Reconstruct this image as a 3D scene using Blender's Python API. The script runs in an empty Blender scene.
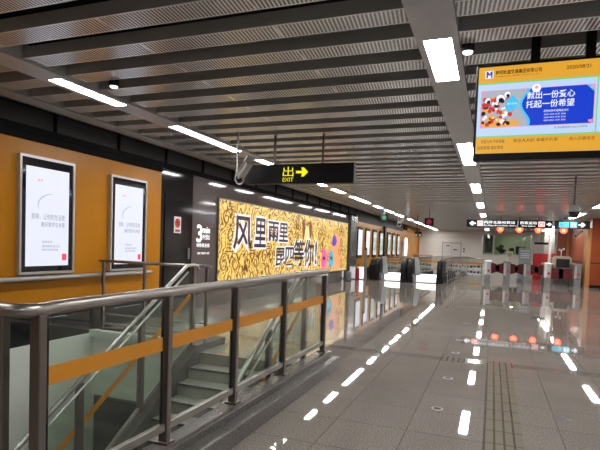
import bpy, math, random
from math import sin, cos, pi
from mathutils import Matrix, Vector
random.seed(7)
SC = bpy.context.scene
COL = SC.collection

# ------------------------------------------------------------------ camera
cd = bpy.data.cameras.new('camera')
cam = bpy.data.objects.new('camera', cd)
COL.objects.link(cam)
cd.sensor_width = 36.0
cd.sensor_fit = 'HORIZONTAL'
cd.lens = 505.83 / 600 * 36.0
cd.shift_y = 42.0 / 600
cd.clip_start = 0.05
cd.clip_end = 200
cam.matrix_world = Matrix((( 0.93386915, -0.04815835, 0.35435743, 0.0),
                           ( 0.35587035,  0.02739021, -0.93413386, 0.0),
                           ( 0.03528042,  0.9984641 , 0.042717, 1.5),
                           (0, 0, 0, 1)))
SC.camera = cam
# ------------------------------------------------------------------ world, exposure
w = bpy.data.worlds.new('world'); SC.world = w
w.use_nodes = True
w.node_tree.nodes['Background'].inputs[0].default_value = (0.5, 0.52, 0.55, 1)
w.node_tree.nodes['Background'].inputs[1].default_value = 0.02
SC.view_settings.view_transform = 'Standard'
SC.view_settings.look = 'None'
SC.view_settings.gamma = 1.0
SC.view_settings.exposure = 0.0
SC.view_settings.use_curve_mapping = False
SC.cycles.max_bounces = 10
SC.cycles.transparent_max_bounces = 24
SC.cycles.sample_clamp_indirect = 40.0
LAMP = 52.0        # radiance of the ceiling light diffusers
# ------------------------------------------------------------------ materials
def nodes(name):
    m = bpy.data.materials.new(name); m.use_nodes = True
    return m, m.node_tree.nodes, m.node_tree.links, m.node_tree.nodes['Principled BSDF']

def mat(name, col, rough=0.5, metal=0.0, emit=None, es=0.0, spec=0.5, var=0.0, vscale=20.0, bump=0.0, coat=0.0):
    m, n, l, b = nodes(name)
    b.inputs['Base Color'].default_value = (*col, 1)
    b.inputs['Roughness'].default_value = rough
    b.inputs['Metallic'].default_value = metal
    b.inputs['Specular IOR Level'].default_value = spec
    b.inputs['Coat Weight'].default_value = coat
    if emit:
        b.inputs['Emission Color'].default_value = (*emit, 1)
        b.inputs['Emission Strength'].default_value = es
    if var or bump:
        tc = n.new('ShaderNodeTexCoord'); ns = n.new('ShaderNodeTexNoise')
        ns.inputs['Scale'].default_value = vscale; ns.inputs['Detail'].default_value = 4
        l.new(tc.outputs['Object'], ns.inputs['Vector'])
        if var:
            r = n.new('ShaderNodeValToRGB')
            r.color_ramp.elements[0].position = .3; r.color_ramp.elements[1].position = .7
            r.color_ramp.elements[0].color = (*[c*(1-var) for c in col], 1)
            r.color_ramp.elements[1].color = (*[min(1, c*(1+var)) for c in col], 1)
            l.new(ns.outputs['Fac'], r.inputs['Fac']); l.new(r.outputs['Color'], b.inputs['Base Color'])
        if bump:
            bp = n.new('ShaderNodeBump'); bp.inputs['Strength'].default_value = bump; bp.inputs['Distance'].default_value = .01
            l.new(ns.outputs['Fac'], bp.inputs['Height']); l.new(bp.outputs['Normal'], b.inputs['Normal'])
    return m

def glow(name, col, s):
    return mat(name, (0.02, 0.02, 0.02) if max(col) < .3 else tuple(c*.06 for c in col), .4, 0, col, s)

def glass_mat(name, tint, refl=1.0):
    m, n, l, b = nodes(name)
    n.remove(b)
    out = n['Material Output']
    t = n.new('ShaderNodeBsdfTransparent'); t.inputs[0].default_value = (*tint, 1)
    g = n.new('ShaderNodeBsdfGlossy'); g.inputs['Roughness'].default_value = 0.0
    g.inputs['Color'].default_value = (refl, refl, refl, 1)
    f = n.new('ShaderNodeFresnel')
    ge = n.new('ShaderNodeNewGeometry'); mr = n.new('ShaderNodeMapRange')
    mr.inputs['To Min'].default_value = 1.45; mr.inputs['To Max'].default_value = 1/1.45
    l.new(ge.outputs['Backfacing'], mr.inputs['Value']); l.new(mr.outputs[0], f.inputs['IOR'])
    mx = n.new('ShaderNodeMixShader')
    l.new(f.outputs[0], mx.inputs[0]); l.new(t.outputs[0], mx.inputs[1]); l.new(g.outputs[0], mx.inputs[2])
    l.new(mx.outputs[0], out.inputs['Surface'])
    return m

def math_node(n, l, op, a, b=None, clamp=False):
    x = n.new('ShaderNodeMath'); x.operation = op; x.use_clamp = clamp
    for i, v in enumerate((a, b)):
        if v is None: continue
        if isinstance(v, (int, float)): x.inputs[i].default_value = v
        else: l.new(v, x.inputs[i])
    return x.outputs[0]

def granite(name, base, rough, tile=(0.6, 0.6), joint=0.55, speck=0.35, wob=0.0, sc=90.0):
    """polished speckled stone with fine tile joints"""
    m, n, l, b = nodes(name)
    tc = n.new('ShaderNodeTexCoord')
    ns = n.new('ShaderNodeTexNoise'); ns.inputs['Scale'].default_value = sc; ns.inputs['Detail'].default_value = 3
    l.new(tc.outputs['Object'], ns.inputs['Vector'])
    r = n.new('ShaderNodeValToRGB')
    r.color_ramp.elements[0].position = .35; r.color_ramp.elements[1].position = .66
    r.color_ramp.elements[0].color = (*[c*(1-speck) for c in base], 1)
    r.color_ramp.elements[1].color = (*[c*(1+speck) for c in base], 1)
    l.new(ns.outputs['Fac'], r.inputs['Fac'])
    n2 = n.new('ShaderNodeTexNoise'); n2.inputs['Scale'].default_value = 1.3; n2.inputs['Detail'].default_value = 2
    l.new(tc.outputs['Object'], n2.inputs['Vector'])
    mx = n.new('ShaderNodeMix'); mx.data_type = 'RGBA'; mx.blend_type = 'MULTIPLY'; mx.inputs[0].default_value = 1
    r2 = n.new('ShaderNodeValToRGB')
    r2.color_ramp.elements[0].color = (.86, .86, .86, 1); r2.color_ramp.elements[1].color = (1.1, 1.1, 1.1, 1)
    l.new(n2.outputs['Fac'], r2.inputs['Fac'])
    l.new(r.outputs['Color'], mx.inputs[6]); l.new(r2.outputs['Color'], mx.inputs[7])
    last = mx.outputs[2]
    if tile:
        bt = n.new('ShaderNodeTexBrick')
        bt.offset = 0.0
        bt.inputs['Scale'].default_value = 1.0
        bt.inputs['Brick Width'].default_value = tile[0]; bt.inputs['Row Height'].default_value = tile[1]
        bt.inputs['Mortar Size'].default_value = 0.004; bt.inputs['Mortar Smooth'].default_value = 0.1
        bt.inputs['Color1'].default_value = (1, 1, 1, 1); bt.inputs['Color2'].default_value = (.9, .9, .9, 1)
        bt.inputs['Mortar'].default_value = (joint, joint, joint, 1)
        l.new(tc.outputs['Object'], bt.inputs['Vector'])
        m2 = n.new('ShaderNodeMix'); m2.data_type = 'RGBA'; m2.blend_type = 'MULTIPLY'; m2.inputs[0].default_value = 1
        l.new(last, m2.inputs[6]); l.new(bt.outputs['Color'], m2.inputs[7]); last = m2.outputs[2]
        rr = math_node(n, l, 'MULTIPLY_ADD', bt.outputs['Fac'], .02); 
        rr.node.inputs[2].default_value = rough
        l.new(rr, b.inputs['Roughness'])
    else:
        b.inputs['Roughness'].default_value = rough
    l.new(last, b.inputs['Base Color'])
    if wob:
        n3 = n.new('ShaderNodeTexNoise'); n3.inputs['Scale'].default_value = 1.1; n3.inputs['Detail'].default_value = 1
        l.new(tc.outputs['Object'], n3.inputs['Vector'])
        bp = n.new('ShaderNodeBump'); bp.inputs['Strength'].default_value = 1; bp.inputs['Distance'].default_value = wob
        l.new(n3.outputs['Fac'], bp.inputs['Height']); l.new(bp.outputs['Normal'], b.inputs['Normal'])
    return m

M = {}
M['floor'] = granite('floor_granite', (.29, .258, .23), .022, (0.6, 0.6), .45, .42, .0006, 80)
M['bandstone'] = granite('band_granite', (.20, .18, .16), .03, None, 1, .4)
M['step'] = granite('step_granite', (.36, .36, .33), .35, None, 1, .3)
M['darkstone'] = granite('dark_granite', (.10, .097, .094), .22, None, 1, .4)
M['curb'] = granite('curb_granite', (.115, .103, .096), .25, None, 1, .4)
M['blackgloss'] = mat('black_gloss_panel', (.008, .008, .009), .08)
M['black'] = mat('black_paint', (.006, .006, .007), .5, spec=.25)
M['voidblack'] = mat('void_black', (.012, .012, .013), .9, spec=.1)
M['fascia'] = mat('fascia_grey', (.035, .035, .037), .55)
M['wallgrey'] = mat('brown_grey_glass_panel', (.13, .113, .112), .07)
M['steel'] = mat('brushed_steel', (.36, .33, .31), .36, 1.0, bump=.03, vscale=60)
M['darksteel'] = mat('dark_steel_post', (.25, .22, .205), .38, 1.0, bump=.03, vscale=60)
M['bluesteel'] = mat('bright_steel', (.46, .46, .44), .34, 1.0)
M['alu'] = mat('satin_aluminium', (.52, .52, .51), .38, .7)
M['beam'] = mat('beam_grey', (.50, .50, .52), .42, .1)
M['trimgrey'] = mat('trim_grey', (.36, .36, .35), .5, .0)
M['palewall'] = mat('pale_panel', (.74, .77, .71), .5, var=.04, vscale=2)
M['beige'] = mat('beige_panel', (.55, .53, .49), .4)
M['white'] = mat('white_paint', (.75, .75, .74), .4)
M['cream'] = mat('cream_paint', (.62, .57, .42), .5)
M['grey'] = mat('grey_paint', (.20, .20, .20), .45)
M['green_dark'] = mat('green_grey_wall', (.16, .19, .15), .6)
M['orange_tape'] = mat('orange_tape', (.60, .235, .012), .45)
M['red'] = mat('red_paint', (.45, .015, .02), .4)
M['flap'] = mat('dark_red_flap', (.13, .012, .018), .25)
M['rubber'] = mat('black_rubber', (.012, .012, .012), .4)
M['yellowpanel'] = mat('yellow_panel', (.72, .42, .04), .35)
M['glass'] = glass_mat('clear_green_glass', (.88, .93, .885), .9)
M['winglass'] = glass_mat('window_glass', (.9, .93, .9), .8)
M['clearpane'] = mat('frosted_glass_panel', (.55, .58, .6), .15)
M['edge'] = mat('glass_edge', (.012, .016, .014), .2)
M['lamp'] = glow('lamp_diffuser', (1, .985, .96), LAMP)
M['spot'] = glow('spot_glow', (1, .97, .9), 4.0)
M['screenw'] = glow('ad_screen_white', (.84, .87, 1.0), .95)
M['litpanel'] = glow('lit_white_panel', (1, .97, 1), 2.2)
M['inkgrey'] = mat('ad_ink_grey', (.1, .11, .13), .5, 0, (.25, .27, .33), .7)
M['inkred'] = mat('ad_ink_red', (.6, .02, .03), .5, 0, (.85, .05, .12), .9)
M['txtw'] = glow('lit_text_white', (1, 1, 1), 1.8)
M['yellowlit'] = glow('lit_yellow', (.95, .88, .0), 1.0)
M['pinklit'] = glow('lit_pink', (1.0, .62, .60), 1.3)
M['cyanlit'] = glow('lit_cyan', (.05, .62, .85), 1.4)
M['bluelit'] = glow('lit_deep_blue', (.02, .10, .35), .9)
M['redlit'] = glow('lit_red', (1.0, .04, .02), 9.0)
M['redcore'] = glow('lit_orange_core', (1.0, .45, .2), 4.0)
M['greenlit'] = glow('lit_green', (.02, .75, .28), .35)
M['reddim'] = glow('lit_red_dim', (.55, .03, .06), .4)
M['tvorange'] = glow('tv_orange', (.82, .40, .035), .95)
M['tvgreen'] = glow('tv_green', (.25, .70, .25), .9)
M['tvlight'] = glow('tv_pale_blue', (.52, .68, .95), 1.0)
M['tvblue'] = glow('tv_blue', (.008, .05, .62), 1.0)
M['tvcyan'] = glow('tv_cyan', (.06, .55, .95), 1.0)
M['tvwhite'] = glow('tv_white', (.95, .97, 1), 1.0)
M['tvink'] = glow('tv_brown_ink', (.10, .03, .005), .7)
M['tvred'] = glow('tv_red', (.75, .05, .04), .9)
M['tvpink'] = glow('tv_pink', (.9, .35, .5), .9)
M['tvdark'] = glow('tv_dark', (.03, .03, .04), .5)
M['tvgold'] = glow('tv_gold', (.9, .45, .08), .9)
M['bbblack'] = mat('billboard_black_ink', (.01, .008, .02), .3, 0, (.02, .015, .035), 1)
M['bbwhite'] = glow('billboard_white', (1, .95, .95), 1.05)
M['bbbrown'] = mat('billboard_brown_ink', (.06, .02, .005), .3, 0, (.28, .09, .01), .7)
M['bbpale'] = glow('billboard_pale_gold', (1, .80, .32), 1.0)
M['bbpink'] = glow('billboard_pink', (.9, .12, .42), 1.0)
M['bbcyan'] = glow('billboard_cyan', (.05, .55, .75), 1.0)
M['bbpurple'] = glow('billboard_purple', (.12, .03, .55), 1.0)
M['bborange'] = glow('billboard_orange', (.95, .42, .16), .95)

def orange_wall():
    m, n, l, b = nodes('orange_wall_panel')
    tc = n.new('ShaderNodeTexCoord'); sx = n.new('ShaderNodeSeparateXYZ'); l.new(tc.outputs['Object'], sx.inputs[0])
    fr = math_node(n, l, 'FRACT', math_node(n, l, 'DIVIDE', sx.outputs[1], 1.15))
    seam = math_node(n, l, 'LESS_THAN', fr, .006)
    ns = n.new('ShaderNodeTexNoise'); ns.inputs['Scale'].default_value = 2.5; l.new(tc.outputs['Object'], ns.inputs['Vector'])
    r = n.new('ShaderNodeValToRGB')
    r.color_ramp.elements[0].color = (.43, .165, .003, 1); r.color_ramp.elements[1].color = (.50, .192, .004, 1)
    l.new(ns.outputs['Fac'], r.inputs['Fac'])
    mx = n.new('ShaderNodeMix'); mx.data_type = 'RGBA'; l.new(seam, mx.inputs[0]); l.new(r.outputs['Color'], mx.inputs[6])
    mx.inputs[7].default_value = (.32, .14, .01, 1)
    l.new(mx.outputs[2], b.inputs['Base Color'])
    b.inputs['Roughness'].default_value = .32
    b.inputs['Specular IOR Level'].default_value = .25
    return m
M['orange'] = orange_wall()
M['rust'] = mat('rust_orange_panel', (.26, .045, .006), .35)
M['paleorange'] = mat('pale_orange_strip', (.42, .20, .07), .45)

def perforated():
    m, n, l, b = nodes('perforated_metal')
    tc = n.new('ShaderNodeTexCoord'); sx = n.new('ShaderNodeSeparateXYZ'); l.new(tc.outputs['Object'], sx.inputs[0])
    X, Y = sx.outputs[0], sx.outputs[1]
    # slots run along Y, slightly slanted
    u = math_node(n, l, 'ADD', X, math_node(n, l, 'MULTIPLY', Y, 0.10))
    slot = math_node(n, l, 'GREATER_THAN', math_node(n, l, 'FRACT', math_node(n, l, 'DIVIDE', u, .032)), .45)
    v = math_node(n, l, 'FRACT', math_node(n, l, 'DIVIDE', math_node(n, l, 'ADD', Y, 100*.5167 - 3.68), .5167))
    inside = math_node(n, l, 'MULTIPLY', math_node(n, l, 'GREATER_THAN', v, .03), math_node(n, l, 'LESS_THAN', v, .455))
    fac = math_node(n, l, 'MULTIPLY', slot, inside)
    seam = math_node(n, l, 'LESS_THAN', math_node(n, l, 'FRACT', math_node(n, l, 'DIVIDE', math_node(n, l, 'ADD', X, 50.35), 1.28)), .014)
    fac2 = math_node(n, l, 'MULTIPLY', fac, math_node(n, l, 'SUBTRACT', 1.0, seam))
    mx = n.new('ShaderNodeMix'); mx.data_type = 'RGBA'; l.new(fac2, mx.inputs[0])
    mx.inputs[6].default_value = (.93, .935, .94, 1); mx.inputs[7].default_value = (.17, .175, .18, 1)
    l.new(mx.outputs[2], b.inputs['Base Color'])
    b.inputs['Roughness'].default_value = .25
    b.inputs['Specular IOR Level'].default_value = 1.0
    b.inputs['Metallic'].default_value = .1
    return m
M['perf'] = perforated()
M['slatside'] = mat('slat_side_grey', (.40, .415, .42), .3, .0, spec=.8)

def billboard_mat():
    m, n, l, b = nodes('billboard_gold_pattern')
    tc = n.new('ShaderNodeTexCoord')
    ns = n.new('ShaderNodeTexNoise'); ns.inputs['Scale'].default_value = 1.6; ns.inputs['Detail'].default_value = 2
    l.new(tc.outputs['Object'], ns.inputs['Vector'])
    ad = n.new('ShaderNodeMix'); ad.data_type = 'RGBA'; ad.blend_type = 'ADD'; ad.inputs[0].default_value = .9
    l.new(tc.outputs['Object'], ad.inputs[6]); l.new(ns.outputs['Color'], ad.inputs[7])
    wv = n.new('ShaderNodeTexWave'); wv.wave_type = 'RINGS'; wv.rings_direction = 'SPHERICAL'
    wv.inputs['Scale'].default_value = 2.1; wv.inputs['Distortion'].default_value = 10.0; wv.inputs['Detail'].default_value = 2.0
    wv.inputs['Detail Scale'].default_value = 1.6
    l.new(ad.outputs[2], wv.inputs['Vector'])
    vo = n.new('ShaderNodeTexVoronoi'); vo.feature = 'DISTANCE_TO_EDGE'; vo.inputs['Scale'].default_value = 3.6
    l.new(ad.outputs[2], vo.inputs['Vector'])
    r = n.new('ShaderNodeValToRGB'); e = r.color_ramp.elements
    e[0].position = 0.0; e[0].color = (.07, .02, .003, 1)
    e[1].position = .15; e[1].color = (.66, .25, .02, 1)
    x = r.color_ramp.elements.new(.08); x.color = (.28, .09, .01, 1)
    x = r.color_ramp.elements.new(.27); x.color = (.95, .52, .07, 1)
    x = r.color_ramp.elements.new(.62); x.color = (1, .74, .20, 1)
    l.new(wv.outputs['Fac'], r.inputs['Fac'])
    r2 = n.new('ShaderNodeValToRGB'); r2.color_ramp.elements[0].color = (.25, .12, .05, 1); r2.color_ramp.elements[1].color = (1, 1, 1, 1)
    r2.color_ramp.elements[0].position = .005; r2.color_ramp.elements[1].position = .025
    l.new(vo.outputs['Distance'], r2.inputs['Fac'])
    mx = n.new('ShaderNodeMix'); mx.data_type = 'RGBA'; mx.blend_type = 'MULTIPLY'; mx.inputs[0].default_value = .85
    l.new(r.outputs['Color'], mx.inputs[6]); l.new(r2.outputs['Color'], mx.inputs[7])
    l.new(mx.outputs[2], b.inputs['Emission Color']); b.inputs['Emission Strength'].default_value = 1.0
    b.inputs['Base Color'].default_value = (.04, .03, .01, 1); b.inputs['Roughness'].default_value = .3
    return m
M['bbgold'] = billboard_mat()

def vgrad_screen():
    m, n, l, b = nodes('muted_poster_picture')
    tc = n.new('ShaderNodeTexCoord'); ns = n.new('ShaderNodeTexNoise'); ns.inputs['Scale'].default_value = 3.0
    l.new(tc.outputs['Object'], ns.inputs['Vector'])
    r = n.new('ShaderNodeValToRGB'); e = r.color_ramp.elements
    e[0].position = .4; e[0].color = (.30, .42, .40, 1); e[1].position = .58; e[1].color = (.80, .82, .86, 1)
    l.new(ns.outputs['Fac'], r.inputs['Fac']); l.new(r.outputs['Color'], b.inputs['Emission Color'])
    b.inputs['Emission Strength'].default_value = .85; b.inputs['Base Color'].default_value = (.1, .1, .1, 1)
    return m
M['poster'] = vgrad_screen()

def tactile_mat():
    m, n, l, b = nodes('tactile_paving')
    tc = n.new('ShaderNodeTexCoord'); sx = n.new('ShaderNodeSeparateXYZ'); l.new(tc.outputs['Object'], sx.inputs[0])
    f = math_node(n, l, 'LESS_THAN', math_node(n, l, 'FRACT', math_node(n, l, 'DIVIDE', sx.outputs[0], .075)), .22)
    g = math_node(n, l, 'LESS_THAN', math_node(n, l, 'FRACT', math_node(n, l, 'DIVIDE', sx.outputs[1], .3)), .05)
    h = math_node(n, l, 'MAXIMUM', f, g)
    mx = n.new('ShaderNodeMix'); mx.data_type = 'RGBA'; l.new(h, mx.inputs[0])
    mx.inputs[6].default_value = (.25, .222, .175, 1); mx.inputs[7].default_value = (.11, .095, .075, 1)
    l.new(mx.outputs[2], b.inputs['Base Color']); b.inputs['Roughness'].default_value = .12
    return m
M['tactile'] = tactile_mat()

# ------------------------------------------------------------------ mesh helpers
class MB:
    """collects shapes and links them as one mesh object"""
    def __init__(s): s.v = []; s.f = []; s.sm = []; s.mi = []; s.cur = 0
    def add(s, vs, fs, smooth=False):
        o = len(s.v); s.v += [tuple(v) for v in vs]
        for f in fs:
            s.f.append([i+o for i in f]); s.sm.append(smooth); s.mi.append(s.cur)
        return s
    def box(s, x0, x1, y0, y1, z0, z1, ch=0.0):
        x0, x1 = min(x0, x1), max(x0, x1); y0, y1 = min(y0, y1), max(y0, y1); z0, z1 = min(z0, z1), max(z0, z1)
        if ch > 0:
            c = ch; P = []
            for z, k in ((z0, c), (z0+c, 0), (z1-c, 0), (z1, c)):
                P += [(x0+k+(c if not k else 0), y0+k, z), (x1-k-(c if not k else 0), y0+k, z), (x1-k, y0+k+(c if not k else 0), z), (x1-k, y1-k-(c if not k else 0), z),
                      (x1-k-(c if not k else 0), y1-k, z), (x0+k+(c if not k else 0), y1-k, z), (x0+k, y1-k-(c if not k else 0), z), (x0+k, y0+k+(c if not k else 0), z)]
            F = [list(range(7, -1, -1)), list(range(24, 32))]
            for r in range(3):
                for i in range(8):
                    j = (i+1) % 8
                    F.append([r*8+i, r*8+j, r*8+8+j, r*8+8+i])
            return s.add(P, F)
        P = [(x0, y0, z0), (x1, y0, z0), (x1, y1, z0), (x0, y1, z0), (x0, y0, z1), (x1, y0, z1), (x1, y1, z1), (x0, y1, z1)]
        return s.add(P, [(0, 3, 2, 1), (4, 5, 6, 7), (0, 1, 5, 4), (1, 2, 6, 5), (2, 3, 7, 6), (3, 0, 4, 7)])
    def hexa(s, bot, top):
        return s.add(list(bot)+list(top), [(0, 3, 2, 1), (4, 5, 6, 7), (0, 1, 5, 4), (1, 2, 6, 5), (2, 3, 7, 6), (3, 0, 4, 7)])
    def bar(s, a, b, w, h, up=(0, 0, 1)):
        a, b = Vector(a), Vector(b); d = (b-a).normalized(); u = Vector(up)
        r = d.cross(u)
        if r.length < 1e-4: r = d.cross(Vector((0, 1, 0)))
        r.normalize(); u = r.cross(d)
        q = [(-1, -1), (1, -1), (1, 1), (-1, 1)]
        return s.hexa([a+r*(x*w/2)+u*(y*h/2) for x, y in q], [b+r*(x*w/2)+u*(y*h/2) for x, y in q])
    def tube(s, pts, r, n=12, caps=True):
        pts = [Vector(p) for p in pts]; rings = []
        up = None
        for i, p in enumerate(pts):
            t = (pts[min(i+1, len(pts)-1)] - pts[max(i-1, 0)]).normalized()
            if up is None:
                up = Vector((0, 0, 1)) if abs(t.z) < .9 else Vector((1, 0, 0))
            a = t.cross(up).normalized(); bb = a.cross(t).normalized(); up = bb
            rr = r[i] if isinstance(r, (list, tuple)) else r
            rings.append([p + a*(cos(2*pi*k/n)*rr) + bb*(sin(2*pi*k/n)*rr) for k in range(n)])
        o = len(s.v)
        for g in rings: s.v += [tuple(q) for q in g]
        for i in range(len(rings)-1):
            for k in range(n):
                j = (k+1) % n
                s.f.append([o+i*n+k, o+i*n+j, o+i*n+n+j, o+i*n+n+k]); s.sm.append(True); s.mi.append(s.cur)
        if caps:
            s.f.append([o+k for k in range(n-1, -1, -1)]); s.sm.append(False); s.mi.append(s.cur)
            s.f.append([o+(len(rings)-1)*n+k for k in range(n)]); s.sm.append(False); s.mi.append(s.cur)
        return s
    def lathe(s, c, prof, n=24, axis='z', smooth=True):
        """prof: list of (radius, height)"""
        o = len(s.v)
        for r, h in prof:
            for k in range(n):
                a = 2*pi*k/n
                if axis == 'z': p = (c[0]+r*cos(a), c[1]+r*sin(a), c[2]+h)
                elif axis == 'y': p = (c[0]+r*cos(a), c[1]+h, c[2]-r*sin(a))
                else: p = (c[0]+h, c[1]+r*cos(a), c[2]+r*sin(a))
                s.v.append(p)
        for i in range(len(prof)-1):
            for k in range(n):
                j = (k+1) % n
                s.f.append([o+i*n+k, o+i*n+j, o+i*n+n+j, o+i*n+n+k]); s.sm.append(smooth); s.mi.append(s.cur)
        s.f.append([o+k for k in range(n-1, -1, -1)]); s.sm.append(False); s.mi.append(s.cur)
        s.f.append([o+(len(prof)-1)*n+k for k in range(n)]); s.sm.append(False); s.mi.append(s.cur)
        return s
    def prism(s, pts, axis, a0, a1):
        """pts polygon (2D) extruded: axis 'x' -> (y,z); 'y' -> (x,z); 'z' -> (x,y)"""
        def P(p, a):
            return (a, p[0], p[1]) if axis == 'x' else ((p[0], a, p[1]) if axis == 'y' else (p[0], p[1], a))
        n = len(pts); vs = [P(p, a0) for p in pts] + [P(p, a1) for p in pts]
        fs = [list(range(n-1, -1, -1)), list(range(n, 2*n))]
        for i in range(n):
            j = (i+1) % n; fs.append([i, j, n+j, n+i])
        return s.add(vs, fs)
    def build(s, name, m, parent=None, loc=None):
        me = bpy.data.meshes.new(name)
        off = Vector(loc) if loc is not None else Vector((0, 0, 0))
        par = Vector((0, 0, 0)); q = parent
        while q is not None:
            if '_o' in q: par = Vector(q['_o'])
            q = q.parent
        sub = off + (par if loc is None else Vector((0, 0, 0)))
        me.from_pydata([tuple(Vector(v)-sub) for v in s.v], [], s.f)
        for mm in (m if isinstance(m, (list, tuple)) else [m]): me.materials.append(mm)
        me.polygons.foreach_set('use_smooth', s.sm)
        me.polygons.foreach_set('material_index', s.mi)
        me.update()
        o = bpy.data.objects.new(name, me); COL.objects.link(o)
        if loc is not None: o.location = loc
        if parent is not None: o.parent = parent
        return o

ORIG = {}
def fix_normals(o):
    import bmesh
    bm = bmesh.new(); bm.from_mesh(o.data); bmesh.ops.recalc_face_normals(bm, faces=bm.faces); bm.to_mesh(o.data); bm.free()

def tag(o, label, cat, group=None, kind=None):
    if label: o['label'] = label
    if cat: o['category'] = cat
    if group: o['group'] = group
    if kind: o['kind'] = kind
    return o

def thing(name, label, cat, loc=(0, 0, 0), group=None):
    o = bpy.data.objects.new(name, None); COL.objects.link(o)
    o.empty_display_size = .1
    o.location = loc
    o['_o'] = [float(x) for x in loc]
    return tag(o, label, cat, group)

def struct(name, b, m):
    o = b.build(name, m); o['kind'] = 'structure'; return o

def copy_tree(o, loc=None, label=None, group=None, parent=None):
    c = o.copy(); COL.objects.link(c)
    if parent is not None: c.parent = parent
    if loc is not None:
        c.location = loc
    if label: c['label'] = label
    if group: c['group'] = group
    for ch in [x for x in o.children]: copy_tree(ch, parent=c)
    return c

# lettering: mesh text in a plane. face: 'W' on left wall (reads along +Y, faces +X), 'S' faces -Y (reads along +X)
_fc = bpy.data.curves.new('lettering_source', 'FONT'); _fo = bpy.data.objects.new('lettering_source', _fc)
COL.objects.link(_fo)
def glyphs(body, offset=0.0, res=3, extrude=0.0):
    _fc.body = body; _fc.resolution_u = res; _fc.offset = offset; _fc.extrude = extrude; _fc.size = 1
    bpy.context.view_layer.update()
    dg = bpy.context.evaluated_depsgraph_get()
    me = bpy.data.meshes.new_from_object(_fo.evaluated_get(dg))
    vs = [tuple(v.co) for v in me.vertices]; fs = [list(p.vertices) for p in me.polygons]
    bpy.data.meshes.remove(me)
    return vs, fs

def put_text(b, body, face, plane, u0, u1, z0, z1, offset=0.0, box=None, res=3, slope=0.0):
    vs, fs = glyphs(body, offset, res)
    if not vs: return
    if box is None:
        xs = [v[0] for v in vs]; ys = [v[1] for v in vs]; box = (min(xs), max(xs), min(ys), max(ys))
    out = []
    for x, y, z in vs:
        u = u0 + (x-box[0])/(box[1]-box[0])*(u1-u0); zz = z0 + (y-box[2])/(box[3]-box[2])*(z1-z0)
        out.append((plane, u, zz) if face == 'W' else (u, plane, zz))
    b.add(out, fs)
def text_box(body, res=3):
    vs, fs = glyphs(body, 0, res)
    xs = [v[0] for v in vs]; ys = [v[1] for v in vs]
    return (min(xs), max(xs), min(ys), max(ys))

def arrow(b, face, plane, u0, u1, z0, z1, right=True, th=.3, head=.5):
    L = u1-u0; H = z1-z0; zm = (z0+z1)/2; t = H*th/2; hx = L*head
    pts = [(0, -t), (L-hx, -t), (L-hx*1.15, -H/2), (L-hx*.72, -H/2), (L, 0), (L-hx*.72, H/2), (L-hx*1.15, H/2), (L-hx, t), (0, t)]
    if not right: pts = [(L-x, z) for x, z in pts][::-1]
    P = [(u0+x, zm+z) for x, z in pts]
    V3 = [(plane, u, z) if face == 'W' else (u, plane, z) for u, z in P]
    # split into shaft and head so that polygons stay simple
    b.add(V3, [[0, 1, 7, 8], [1, 2, 3, 4], [1, 4, 7], [4, 5, 6, 7]] if right else [[8, 7, 1, 0][::-1], [1, 0, 8, 7][::-1]][:1] + [[4, 5, 6, 7], [4, 7, 1], [1, 2, 3, 4]])

# ================================================================== STRUCTURE
H = 3.2
WX = -6.1
# floor with the stair opening
b = MB()
b.box(-1.9, 5.2, -4, 45, -.3, 0)
b.box(WX, -1.9, -4, 1.72, -.3, 0)
b.box(WX, -3.86, 6.6, 45, -.3, 0)
b.box(-3.86, -1.9, 5.90, 45, -.3, 0)
struct('floor', b, M['floor'])
# darker granite band across the hall
b = MB(); b.box(-3.8, 5.0, 7.12, 7.36, 0, .0015)
struct('trim_1', b, M['bandstone'])

# left wall, lower shaft included
b = MB()
b.cur = 0; b.box(WX-.2, WX, -4, 8.3, .47, 2.83)                    # orange cladding
b.box(WX-.2, WX, 23.15, 36.2, .5, 2.75)
b.box(WX-.2, WX, 36.9, 38.6, .5, 2.9)
b.box(WX-.2, WX, 36.2, 36.9, 2.0, 2.9)
b.cur = 1; b.box(WX-.2, WX-.002, -4, 8.3, -.05, .47)                # black plinth
b.box(WX-.2, WX-.002, 8.3, 9.42, 0, 2.93)
b.box(WX-.2, WX-.002, 23.15, 38.6, 0, .5)
b.cur = 2; b.box(WX-.2, WX, -4, 6.6, -3.6, -.05)                    # pale shaft panels
b.cur = 3; b.box(WX-.2, WX, 9.42, 22.0, 0, 2.93)                    # brown grey glass panels
b.cur = 4; b.box(WX-.2, WX, -4, 8.3, 2.83, 3.9)                     # dark fascia
b.box(WX-.2, WX, 8.3, 23.15, 2.93, 3.9)
b.box(WX-.2, WX, 23.15, 36.9, 2.75, 3.9)
b.cur = 1; b.box(WX-.2, WX, 36.2, 36.9, 0, 2.0)
b.cur = 5; b.box(WX-.2, WX, 38.6, 45, 0, 3.9)
struct('wall_left', b, [M['orange'], M['blackgloss'], M['palewall'], M['wallgrey'], M['fascia'], M['orange']])
# thin black trim over the orange panels, upright ribs of the fascia
b = MB()
b.box(WX, WX+.05, -4, 23.1, 2.93, 3.02)
b.box(WX, WX+.03, -4, 8.3, 2.83, 2.93)
for y in [0.3+1.35*i for i in range(18)]:
    b.box(WX, WX+.03, y, y+.04, 3.02, 3.85)
struct('trim_2', b, M['voidblack'])
b = MB(); b.box(WX, WX+.14, 22.0, 23.1, 0, 2.93, .01)
struct('trim_3', b, M['darkstone'])
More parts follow.
